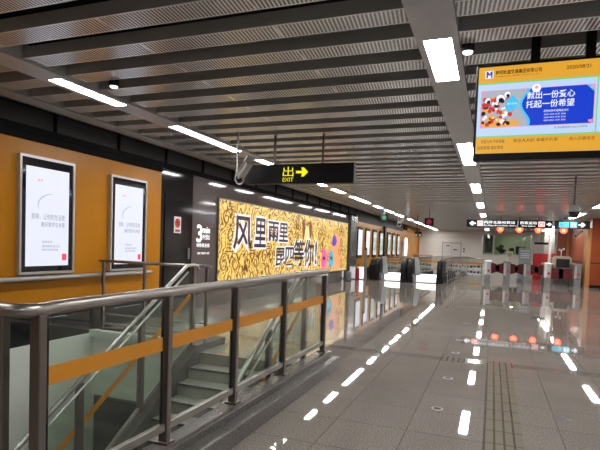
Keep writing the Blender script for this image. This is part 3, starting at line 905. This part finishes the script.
# ================================================================== CEILING-HUNG THINGS FAR OFF
def small_sign(x, y, z0, z1, w, m_, label, up):
    t = thing('hanging_indicator', label, 'sign', (x, y, z0))
    MB().box(x-w/2, x+w/2, y, y+.12, z0, z1, .005).build('sign_box', M['black'], t)
    MB().bar((x, y+.06, z1), (x, y+.06, H+.02), .035, .035).build('hanger', M['darksteel'], t)
    b = MB(); cz = (z0+z1)/2
    r = w*.30; b.lathe((x, y-.004, cz), [(r*.62, 0), (r, 0), (r, .003), (r*.62, .003)], 20, 'y', False)
    if up: b.bar((x, y-.003, cz-r*.5), (x, y-.003, cz+r*.5), .003, .05, (1, 0, 0))
    else: b.bar((x-r*.6, y-.003, cz+r*.6), (x+r*.6, y-.003, cz-r*.6), .003, .05, (0, 0, 1))
    b.build('lit_symbol', m_, t)
small_sign(-4.28, 20.9, 2.62, 2.92, .30, M['greenlit'], 'black hanging box with a green lit symbol near the left escalators', True)
small_sign(-2.62, 22.36, 2.54, 2.87, .38, M['reddim'], 'black hanging box with a dim red lit symbol in front of the beige wall', False)
cctv((-3.82, 22.0, 2.58), 'distant ring bracket camera hanging between the green and red indicator boxes', 1.2)
# pair of dark ceiling hung lamps by the orange corner
t = thing('twin_spotlight', 'pair of dark hanging spotlights with pale faces near the orange corner', 'spotlight', (-3.6, 26, 2.2))
b = MB(); b.bar((-3.62, 26, 2.35), (-3.62, 26, 3.23), .03, .03); b.box(-3.74, -3.38, 25.95, 26.05, 2.33, 2.40); b.box(-3.72, -3.56, 25.9, 26.1, 2.16, 2.34, .02); b.box(-3.52, -3.38, 25.9, 26.1, 2.16, 2.34, .02)
b.build('housing', M['black'], t)
b = MB(); b.box(-3.68, -3.60, 25.89, 25.9, 2.18, 2.26); b.box(-3.49, -3.41, 25.89, 25.9, 2.18, 2.26); b.build('lamp_face', glow('dim_lamp', (1, .8, .6), .5), t)

# long direction signs
def dir_sign(x0, x1, label):
    t = thing('direction_sign', label, 'sign', ((x0+x1)/2, 26, 2.69))
    MB().box(x0, x1, 26, 26.12, 2.69, 3.05, .005).build('sign_box', M['black'], t)
    n = 4 if x1-x0 > 2 else 2
    for i in range(n):
        x = x0+(x1-x0)*(i+.5)/n; MB().bar((x, 26.06, 3.04), (x, 26.06, 3.24), .03, .03).build('hanger', M['darksteel'], t)
    return t
t = dir_sign(-1.25, 2.52, 'long black direction sign with white arrows and two pink squares above the turnstiles')
pl = 25.997
b = MB()
arrow(b, 'S', pl, -1.13, -.83, 2.77, 2.97, False, .3, .55)
put_text(b, '内环北路地铁站', 'S', pl, -.44, .92, 2.86, 3.0, res=2)
put_text(b, 'Nei Huan Bei Lu Metro Station', 'S', pl, -.46, 1.0, 2.75, 2.82, res=1)
put_text(b, '西客运站', 'S', pl, 1.14, 1.86, 2.86, 3.0, res=2)
put_text(b, 'West Station', 'S', pl, 1.2, 1.8, 2.75, 2.82, res=1)
b.box(1.04, 1.05, pl-.001, pl, 2.72, 3.02)
arrow(b, 'S', pl, 2.27, 2.48, 2.80, 2.95, True, .3, .55)
b.build('lettering', M['txtw'], t)
b = MB(); b.box(-.76, -.50, pl-.001, pl, 2.75, 3.0); b.box(1.92, 2.20, pl-.001, pl, 2.75, 3.0)
sq = b.build('pink_square', M['pinklit'], t)
b = MB()
for cx in (-.63, 2.06):
    b.box(cx-.085, cx-.06, pl-.003, pl-.002, 2.80, 2.94); b.box(cx+.06, cx+.085, pl-.003, pl-.002, 2.80, 2.94); b.box(cx-.06, cx+.06, pl-.003, pl-.002, 2.915, 2.94)
b.build('red_mark', M['inkred'], sq)
t = dir_sign(2.61, 4.05, 'shorter black direction sign with cyan squares and a right arrow by the orange column')
b = MB(); b.box(2.78, 3.19, pl-.001, pl, 2.74, 2.99); b.box(3.24, 3.52, pl-.001, pl, 2.74, 2.99)
sq = b.build('cyan_square', M['cyanlit'], t)
b = MB(); put_text(b, '出口', 'S', pl-.003, 2.81, 3.16, 2.77, 2.96, res=2); b.build('blue_lettering', M['bluelit'], sq)
b = MB(); b.box(3.29, 3.34, pl-.003, pl-.002, 2.78, 2.95); b.box(3.42, 3.47, pl-.003, pl-.002, 2.78, 2.95); b.box(3.34, 3.42, pl-.003, pl-.002, 2.91, 2.95); b.build('gate_mark', M['txtw'], sq)
b = MB(); arrow(b, 'S', pl, 3.58, 3.86, 2.77, 2.97, True, .3, .55); b.build('arrow', M['txtw'], t)

# red round lane lamps hung over the gates
for i, x in enumerate((.29, 1.14, 1.97, 3.03)):
    t = thing('lane_lamp', ['round red lane lamp hanging over the turnstiles, leftmost of the four', 'round red lane lamp over the turnstiles, second from the left', 'round red lane lamp over the turnstiles, third from the left, below the pink square', 'round red lane lamp hanging under the short direction sign with cyan squares'][i], 'signal lamp', (x, 26.35, 2.5), 'red lane lamps over the turnstiles')
    MB().box(x-.17, x+.17, 26.36, 26.42, 2.47, 2.80, .01).build('housing', M['black'], t)
    MB().bar((x, 26.39, 2.8), (x, 26.39, 3.23), .03, .03).build('hanger', M['black'], t)
    MB().lathe((x, 26.35, 2.63), [(.10, 0), (.155, 0), (.155, .01), (.10, .01)], 24, 'y', False).build('red_ring', M['redlit'], t)
    b = MB(); b.lathe((x, 26.353, 2.63), [(0, 0), (.10, 0)], 20, 'y', False); b.build('red_disc', glow('lane_disc_%d' % i, (.9, .06, .03), 1.6), t)
    b = MB(); b.bar((x-.06, 26.348, 2.63+.06), (x+.06, 26.348, 2.63-.06), .004, .03, (0, 0, 1)); b.bar((x-.06, 26.348, 2.63-.06), (x+.06, 26.348, 2.63+.06), .004, .03, (0, 0, 1))
    b.build('cross', M['redcore'], t)

# dome camera
t = thing('dome_camera', 'white dome camera with black glass hanging on a pole at the right', 'security camera', (1.62, 12.5, 2.4))
x, y = 1.62, 12.5
MB().tube([(x, y, 2.60), (x, y, 3.24)], .022, 10).build('pole', M['darksteel'], t)
MB().lathe((x, y, 2.44), [(.13, 0), (.13, .03), (.115, .10), (.06, .15), (.03, .16)], 24).build('housing', M['trimgrey'], t)
MB().lathe((x, y, 2.31), [(.01, 0), (.06, .01), (.10, .05), (.12, .13)], 24).build('dome', M['blackgloss'], t)
cctv((3.82, 28.5, 2.46), 'distant ring bracket camera in front of the orange wall under the short direction sign', 1.3)
cctv((3.0, 29.5, 2.62), 'dark distant ring bracket camera at the right end of the long direction sign', 1.0)

# ================================================================== FLOOR DETAILS
b = MB(); b.box(0.0, .30, 1.0, 7.1, 0, .004); b.box(-.6, .32, 7.1, 7.4, 0, .0045)
tag(b.build('tactile_paving', M['tactile']), 'brownish ribbed tactile paving strip set in the polished floor', 'tactile paving')
for i, (x, y) in enumerate([(-.42, 4.90), (-.42, 6.15), (-.44, 7.75), (-.45, 8.9), (-.45, 11.0)]):
    t = thing('floor_stud', 'small round floor marker, %s from the viewer in its row' % ordn[i], 'floor marker', (x, y, 0), 'round markers in the floor')
    MB().lathe((x, y, 0), [(.055, 0), (.055, .003), (.045, .004)], 20).build('rim', M['alu'], t)
    MB().lathe((x, y, .0042), [(.04, 0), (.04, .0006)], 16).build('disc', M['black'], t)
b = MB(); b.lathe((.68, 5.16, 0), [(.07, 0), (.07, .002)], 20)
tag(b.build('floor_cover', M['darkstone']), 'faint dark round cover plate in the floor at the right', 'floor cover')

# ================================================================== ESCALATORS
def escalator(x0, x1, y, label):
    """x0..x1 step width; entry end faces the viewer"""
    t = thing('escalator', label, 'escalator', ((x0+x1)/2, y, 0), 'escalators under the far light boxes')
    for sx, a, c in ((0, x0-.30, x0), (1, x1, x1+.30)):
        xm = (a+c)/2
        b = MB(); pr = [(y, 0), (y, .55)]
        for i in range(9):
            an = pi-pi/2*i/8; pr.append((y+.35+.35*cos(an), .62+.38*sin(an)))
        pr += [(y+1.6, 1.0), (y+1.6, 0)]
        b.prism(pr, 'x', xm-.12, xm+.12); o = b.build('newel', M['black'], t); fix_normals(o)
        b = MB(); b.box(xm-.012, xm+.012, y+1.6, y+8.5, .3, .95); b.build('glass_side', M['winglass'], t)
        b = MB(); b.tube([(xm, y+.02, .45), (xm, y+.03, .72), (xm, y+.15, .93), (xm, y+.4, 1.04), (xm, y+8.5, 1.04)], .04, 8); b.build('handrail', M['rubber'], t)
        b = MB(); b.box(a, c, y+.15, y+8.5, 0, .28, .01); b.build('skirt', M['black'], t)
    b = MB(); b.box(x0, x1, y+.05, y+1.3, 0, .03); 
    b.build('landing_plate', M['bluesteel'], t)
    b = MB()
    for i in range(12): b.box(x0+.02, x1-.02, y+1.3+.4*i, y+1.69+.4*i, .0, .05-.0*i)
    b.build('steps', M['grey'], t)
    MB().box(x0+.03, x1-.03, y+.9, y+.96, .03, .36, .01).build('lit_sill', M['litpanel'], t)
    b = MB(); b.hexa([(x0+.02, y+.5, .3), (x0+.28, y+.5, .3), (x0+.28, y+.53, .3), (x0+.02, y+.53, .3)], [(x0+.0, y+.35, 1.12), (x0+.18, y+.35, 1.12), (x0+.18, y+.38, 1.12), (x0+.0, y+.38, 1.12)])
    b.build('tilted_pane', M['clearpane'], t)
escalator(-4.82, -3.92, 23.2, 'left black sided escalator landing below the lit poster row')
escalator(-3.32, -2.32, 23.2, 'right black sided escalator landing next to the long steel fence')
t = thing('lit_floor_box', 'low glowing white box beside the red post at the wall', 'light box', (-5.75, 23.2, 0))
MB().box(-5.95, -5.5, 23.2, 23.4, 0, .62, .01).build('casing', M['alu'], t)
MB().box(-5.92, -5.53, 23.19, 23.2, .05, .58).build('lit_face', M['litpanel'], t)
# big black machine between the escalator and wall
b = MB(); b.prism([(23.6, 0), (23.6, .7), (24.0, .95), (25.5, .95), (25.5, 0)], 'x', -5.44, -5.16)
o = b.build('escalator_cabinet', M['black']); fix_normals(o); tag(o, 'black low cabinet left of the left escalator', 'cabinet')
# yellow stand panels
b = MB(); b.box(-5.4, -4.6, 32.5, 32.55, .45, .98); b.box(-5.0, -4.95, 32.5, 32.55, 0, .45)
tag(b.build('yellow_board', M['yellowpanel']), 'yellow board standing behind the left escalator', 'board')
# red post, fire point
t = thing('fire_extinguisher', 'red fire extinguisher standing by the dark pillar', 'fire extinguisher', (-5.68, 22.4, 0))
MB().lathe((-5.68, 22.4, 0), [(.07, 0), (.08, .02), (.08, .5), (.05, .58), (.02, .6)], 16).build('cylinder', M['red'], t)
b = MB(); b.lathe((-5.68, 22.4, .6), [(.02, 0), (.02, .08)], 10); b.bar((-5.74, 22.4, .70), (-5.60, 22.4, .70), .03, .02); b.build('valve', M['black'], t)
t = thing('steel_bollard', 'upright grey floor column between the dark pillar and the escalators', 'post', (-5.37, 22.5, 0))
MB().box(-5.43, -5.31, 22.45, 22.55, 0, 1.40, .01).build('column', M['grey'], t)
MB().lathe((-5.37, 22.5, 1.40), [(.06, 0), (.05, .07), (.02, .10)], 16).build('cap', M['black'], t)
t = thing('small_cart', 'low grey and white cleaning box beside the dark pillar', 'box', (-5.92, 22.0, 0))
MB().box(-5.97, -5.80, 21.5, 21.75, .03, .42, .01).build('box_body', M['grey'], t)
MB().box(-5.97, -5.80, 21.5, 21.75, 0, .03).build('base', M['black'], t)

# ================================================================== FAR RAILINGS
t = thing('steel_fence', 'long steel railing with upright bars running away from the right escalator', 'railing', (-1.8, 29, 0))
n = 14
for i in range(n):
    y = 23.8+.85*i; x = -1.86+.03*i
    MB().bar((x, y, 0), (x, y, 1.18), .035, .05, (0, 1, 0)).build('bar', M['steel'], t)
MB().tube([(-1.86, 23.75, 1.18), (-1.45, 35.0, 1.18)], .03, 8).build('handrail', M['steel'], t)
MB().bar((-1.86, 23.8, .12), (-1.45, 35.0, .12), .03, .04).build('bottom_rail', M['steel'], t)
t = thing('barrier_rail', 'single steel barrier rail between the long fence and the first turnstile', 'railing', (-1.1, 25.6, 0))
MB().tube([(-1.72, 25.6, 1.18), (-.50, 25.6, 1.16), (-.42, 25.6, 1.13)], .028, 8).build('handrail', M['steel'], t)
MB().bar((-.44, 25.6, 0), (-.44, 25.6, 1.16), .05, .04, (0, 1, 0)).build('post', M['steel'], t)
t = thing('glass_barrier', 'distant glass barrier with orange tape in front of the beige back wall', 'railing', (-2.7, 36, 0))
MB().tube([(-5.2, 36, 1.10), (-.55, 36, 1.10)], .03, 8).build('handrail', M['steel'], t)
for x in (-5.15, -4.2, -3.2, -2.2, -1.2, -.6): MB().bar((x, 36, 0), (x, 36, 1.10), .04, .04, (0, 1, 0)).build('post', M['steel'], t)
gp = MB().box(-5.13, -.62, 35.995, 36.005, .1, 1.05).build('glass_panel', M['winglass'], t)
MB().box(-5.13, -.62, 35.985, 35.994, .62, .76).build('orange_tape', M['orange_tape'], gp)
t = thing('floor_banner', 'low strip of blue and black lettering along the foot of the back wall', 'banner', (-2, 44.9, .02))
MB().box(-3.9, -.6, 44.93, 44.96, .0, .45).build('strip', M['white'], t)
b = MB(); rg = random.Random(5)
x = -3.8
while x < -.7:
    wd = .1+.14*rg.random(); b.box(x, x+wd, 44.925, 44.93, .1+.08*rg.random(), .30+.08*rg.random()); x += wd+.06
b.build('lettering', mat('dark_blue_ink', (.02, .04, .12), .5), t)
# dark low object on the floor
b = MB(); b.lathe((-1.75, 34.6, 0), [(.22, 0), (.20, .08), (.12, .16), (.03, .2)], 16)
tag(b.build('floor_bag', M['rubber']), 'small dark bag lying on the floor before the glass barrier', 'bag')
# double door and orange door on the back wall
b = MB(); b.box(-4.02, -2.55, 44.97, 45, 0, 2.15)
d = b.build('door_2', mat('door_beige', (.5, .49, .46), .4)); d['kind'] = 'structure'
b = MB(); b.box(-4.08, -4.02, 44.95, 45, 0, 2.2); b.box(-2.55, -2.49, 44.95, 45, 0, 2.2); b.box(-4.02, -2.55, 44.95, 45, 2.13, 2.2); b.box(-3.30, -3.28, 44.95, 44.97, 0, 2.13)
b.build('door_frame', M['grey'], d)
b = MB(); b.box(-3.75, -3.45, 44.95, 44.97, 1.88, 1.96); b.box(-3.15, -2.85, 44.95, 44.97, 1.55, 1.63); b.box(-2.35, -2.22, 44.95, 45, 1.62, 1.74); b.box(-2.35, -2.22, 44.95, 45, 1.42, 1.52)
b.build('door_plate', M['black'], d)
b = MB(); b.box(-6.95, -6.2, 44.97, 45, 0, 2.45)
d = b.build('door_3', M['rust']); d['kind'] = 'structure'

# ================================================================== TICKET OFFICE WINDOW
b = MB()
for a in ((-.86, -.78), (2.86, 2.94)): b.box(a[0], a[1], 44.94, 45.1, 1.25, 3.06)
b.box(-.78, 2.86, 44.94, 45.1, 2.99, 3.06); b.box(-.78, 2.86, 44.90, 45.1, 1.25, 1.32); b.box(.02, .08, 44.96, 45.08, 1.32, 2.99)
wn = struct('window_1', b, M['alu'])
MB().box(-.78, 2.86, 45.02, 45.03, 1.32, 2.99).build('window_pane', M['winglass'], wn)
b = MB(); b.box(-.62, -.05, 45.3, 45.4, 1.45, 2.85); tag(b.build('dark_cabinet', M['fascia']), 'tall dark cabinet behind the left end of the ticket office window', 'cabinet')
t = thing('office_lamp', 'lit ceiling lamp inside the ticket office', 'ceiling light', (1.5, 46.8, 3.1))
MB().box(.6, 2.4, 46.5, 47.1, 3.14, 3.2).build('housing', M['white'], t)
MB().box(1.2, 1.8, 46.7, 46.9, 3.13, 3.14).build('diffuser', M['lamp'], t)
for i, (x, z, wd, hh) in enumerate([(.70, 1.34, .42, .34), (1.45, 1.34, .36, .46), (1.95, 1.34, .36, .60), (2.35, 1.34, .34, .55)]):
    t = thing('office_monitor', 'dark monitor on the ticket office counter, %s from the left' % ordn[i], 'monitor', (x, 45.6, 1.32), 'monitors behind the ticket window')
    MB().box(x-wd/2, x+wd/2, 45.55, 45.6, z+.1, z+.1+hh, .01).build('display', M['black'], t)
    MB().box(x-.04, x+.04, 45.56, 45.62, 1.32, z+.12).build('stand', M['black'], t)
b = MB(); b.box(-.88, 2.98, 45.25, 45.9, 1.0, 1.32); tag(b.build('office_counter', M['beige']), 'pale counter running behind the ticket office window', 'counter')
t = thing('office_plant', 'small dark green plant behind the ticket window', 'plant', (.62, 46.2, 1.32))
MB().lathe((.62, 46.2, 1.32), [(.08, 0), (.12, .2)], 12).build('pot', M['cream'], t)
b = MB(); rg = random.Random(9)
for i in range(40):
    a = rg.random()*2*pi; r = .1+.3*rg.random(); z = 1.6+.5*rg.random()
    c = Vector((.62+r*cos(a)*.9, 46.2+r*sin(a)*.5, z)); e = .09
    b.add([(.62, 46.2, 1.5), c+Vector((-e, 0, -.02)), c+Vector((0, 0, .12)), c+Vector((e, 0, -.02))], [(0, 1, 2), (0, 2, 3)])
b.build('foliage', mat('leaf_green', (.03, .08, .02), .5), t)

# ================================================================== TURNSTILES
gx = [-.19, .70, 1.60, 2.50, 3.78]
glab = ['steel turnstile cabinet, leftmost, white topped beside the barrier rail', 'steel turnstile cabinet, second from the left below the first lane lamp', 'steel turnstile cabinet in the middle of the five', 'white topped turnstile cabinet, fourth from the left before the red cabinet', 'steel turnstile cabinet, rightmost beside the luggage scanner']
for i, x in enumerate(gx):
    t = thing('turnstile', glab[i], 'turnstile', (x, 26.8, 0), 'turnstile cabinets')
    b = MB(); b.box(x-.15, x+.15, 26.8, 28.5, .36, 1.0, .02); b.build('cabinet', M['grey'] if i not in (0, 3) else M['alu'], t)
    b = MB(); b.box(x-.14, x+.14, 26.82, 28.48, 0, .36); b.build('plinth', M['grey'], t)
    MB().box(x-.148, x-.05, 26.785, 26.8, .38, .98).build('white_face', M['white'] if i in (0, 3) else M['alu'], t)
    MB().box(x-.17, x+.17, 26.76, 28.52, 1.0, 1.06, .01).build('top', M['white'] if i in (0, 3) else M['grey'], t)
    b = MB(); b.lathe((x+.05, 26.782, .58), [(.03, 0), (.06, 0), (.06, .01), (.03, .01)], 18, 'y', False); b.build('red_symbol', glow('gate_red_%d' % i, (.6, .02, .05), .6), t)
    sides = {0: (1,), 4: (-1,)}.get(i, (1, -1))
    for sg in sides:
        L = .50 if not (i == 3 and sg == 1 or i == 4 and sg == -1) else .58
        pr = [(x+sg*.15, .42), (x+sg*(.15+L*.55), .50), (x+sg*(.15+L*.8), .66), (x+sg*(.15+L*.72), .82), (x+sg*(.15+L*.45), .92), (x+sg*.15, .98)]
        if L > .55: pr = [(x+sg*.15, .30), (x+sg*(.15+L), .34), (x+sg*(.15+L), .80), (x+sg*.15, .84)]
        b = MB(); b.prism(pr, 'y', 27.4, 27.44); o = b.build('flap', M['flap'], t); fix_normals(o)

# ================================================================== THINGS BEHIND THE TURNSTILES
t = thing('notice_board', 'grey blue upright notice board behind the middle turnstile', 'notice board', (1.65, 30, 0))
MB().box(1.33, 1.97, 30, 30.06, .12, 1.78, .01).build('board', mat('grey_blue_board', (.30, .36, .40), .35), t)
MB().box(1.29, 2.01, 29.98, 30.08, 0, .12).build('foot', M['grey'], t)
b = MB()
for z in (1.6, 1.45, 1.35, 1.25): b.box(1.42, 1.88, 29.995, 30, z, z+.05)
b.build('lettering', M['white'], t)
t = thing('small_sign_stand', 'small cream sign on a stand behind the second turnstile', 'sign', (.86, 30, 0))
MB().box(.70, 1.04, 30, 30.03, 1.18, 1.58, .005).build('sign_plate', M['cream'], t)
MB().tube([(.87, 30.02, 0), (.87, 30.02, 1.18)], .02, 8).build('stand', M['steel'], t)
MB().box(.76, .98, 29.995, 30, 1.3, 1.5).build('print', mat('faint_green_print', (.3, .38, .25), .5), t)
t = thing('red_cabinet', 'red metal cabinet standing behind the fourth turnstile', 'cabinet', (2.5, 32, 0))
MB().box(2.2, 2.95, 32, 32.5, 0, 1.52, .01).build('body', M['red'], t)
b = MB(); b.box(2.565, 2.575, 31.99, 32, .1, 1.48); b.build('door_gap', M['black'], t)
b = MB(); b.box(2.5, 2.53, 31.97, 32, .7, .85); b.box(2.62, 2.9, 31.99, 32, .8, .9); b.build('label', M['white'], t)
t = thing('red_cabinet', 'narrow red cabinet partly hidden behind the white pole', 'cabinet', (3.3, 32, 0))
MB().box(3.15, 3.42, 32, 32.4, 0, 1.52, .01).build('body', M['red'], t)
t = thing('white_pole', 'white floor to ceiling pole beside the red cabinet', 'pole', (2.94, 31, 0))
MB().box(2.90, 2.98, 31, 31.08, 0, 3.3, .005).build('shaft', M['white'], t)
MB().box(2.84, 3.04, 30.97, 31.15, 0, .06).build('foot', M['grey'], t)
t = thing('hanging_screen', 'black ceiling hung screen seen edge on beside the white pole', 'monitor', (2.3, 31, 2.0))
MB().box(2.15, 2.85, 30.9, 31.2, 2.02, 2.14, .02).build('case', M['black'], t)
MB().bar((2.5, 31.05, 2.12), (2.5, 31.05, 3.3), .03, .03).build('hanger', M['grey'], t)
b = MB(); b.box(3.0, 3.62, 35.4, 35.9, 0, 3.25); struct('trim_7', b, M['beige'])
# luggage scanner
t = thing('luggage_scanner', 'cream luggage scanner with a black tunnel mouth behind the right turnstiles', 'scanner', (3.35, 28.9, 0))
b = MB(); b.box(2.98, 3.05, 28.8, 30.2, .5, 1.35); b.box(3.68, 3.75, 28.8, 30.2, .5, 1.35); b.box(3.05, 3.68, 28.8, 30.2, 1.28, 1.42); b.box(3.05, 3.68, 30.1, 30.2, .5, 1.3)
b.build('hood', M['cream'], t)
MB().box(3.05, 3.68, 28.83, 28.86, .84, 1.28).build('curtain', M['rubber'], t)
MB().box(2.98, 3.75, 28.6, 30.6, .72, .82, .01).build('conveyor', M['grey'], t)
MB().box(3.0, 3.73, 28.8, 30.2, 0.0, .72, .01).build('base', M['darksteel'], t)
t = thing('side_table', 'pale table with papers left of the luggage scanner', 'table', (2.75, 28.9, 0))
MB().box(2.52, 2.95, 28.7, 29.3, .98, 1.04, .01).build('tabletop', M['white'], t)
for a, c in ((2.55, 28.75), (2.9, 28.75), (2.55, 29.25), (2.9, 29.25)): MB().box(a-.02, a+.02, c-.02, c+.02, 0, .98).build('leg', M['steel'], t)
t = thing('side_table', 'pale sloping desk right of the luggage scanner', 'table', (4.0, 28.6, 0))
b = MB(); b.prism([(3.8, 1.12), (4.15, 1.0), (4.15, .94), (3.8, 1.06)], 'y', 28.6, 29.1); fix_normals(b.build('tabletop', M['cream'], t))
for a, c in ((3.83, 28.65), (4.12, 28.65), (3.83, 29.05), (4.12, 29.05)): MB().box(a-.02, a+.02, c-.02, c+.02, 0, .98).build('leg', M['steel'], t)
t = thing('scanner_camera', 'small white twin headed device on top of the luggage scanner', 'device', (3.3, 29.3, 1.42))
b = MB(); b.tube([(3.32, 29.3, 1.42), (3.32, 29.3, 1.75)], .025, 8); b.build('stem', M['white'], t)
b = MB(); b.box(3.18, 3.27, 29.2, 29.3, 1.70, 1.80, .01); b.box(3.36, 3.46, 29.2, 29.3, 1.73, 1.84, .01); b.build('head', M['white'], t)
# orange side wall, pale columns and end block
b = MB(); b.box(3.6, 5.2, 34, 34.2, 0, 3.3); struct('wall_side', b, M['rust'])
b = MB(); b.box(4.12, 4.34, 33.9, 34, 0, 3.0); struct('trim_8', b, M['paleorange'])
b = MB(); b.cur = 0; b.box(4.22, 5.2, 26.5, 34, .14, 3.0); b.box(4.22, 5.2, 26.5, 34, 3.0, 3.3)
b.cur = 1; b.box(4.04, 4.22, 26.55, 27.4, 0, 2.78)
b.cur = 2; b.box(4.24, 5.2, 26.52, 34, 0, .14)
b.box(4.215, 5.2, 26.495, 34, 1.14, 1.18)
struct('wall_end', b, [M['rust'], M['paleorange'], M['black']])

COL.objects.unlink(_fo); bpy.data.objects.remove(_fo)
for o in bpy.data.objects:
    if '_o' in o: del o['_o']
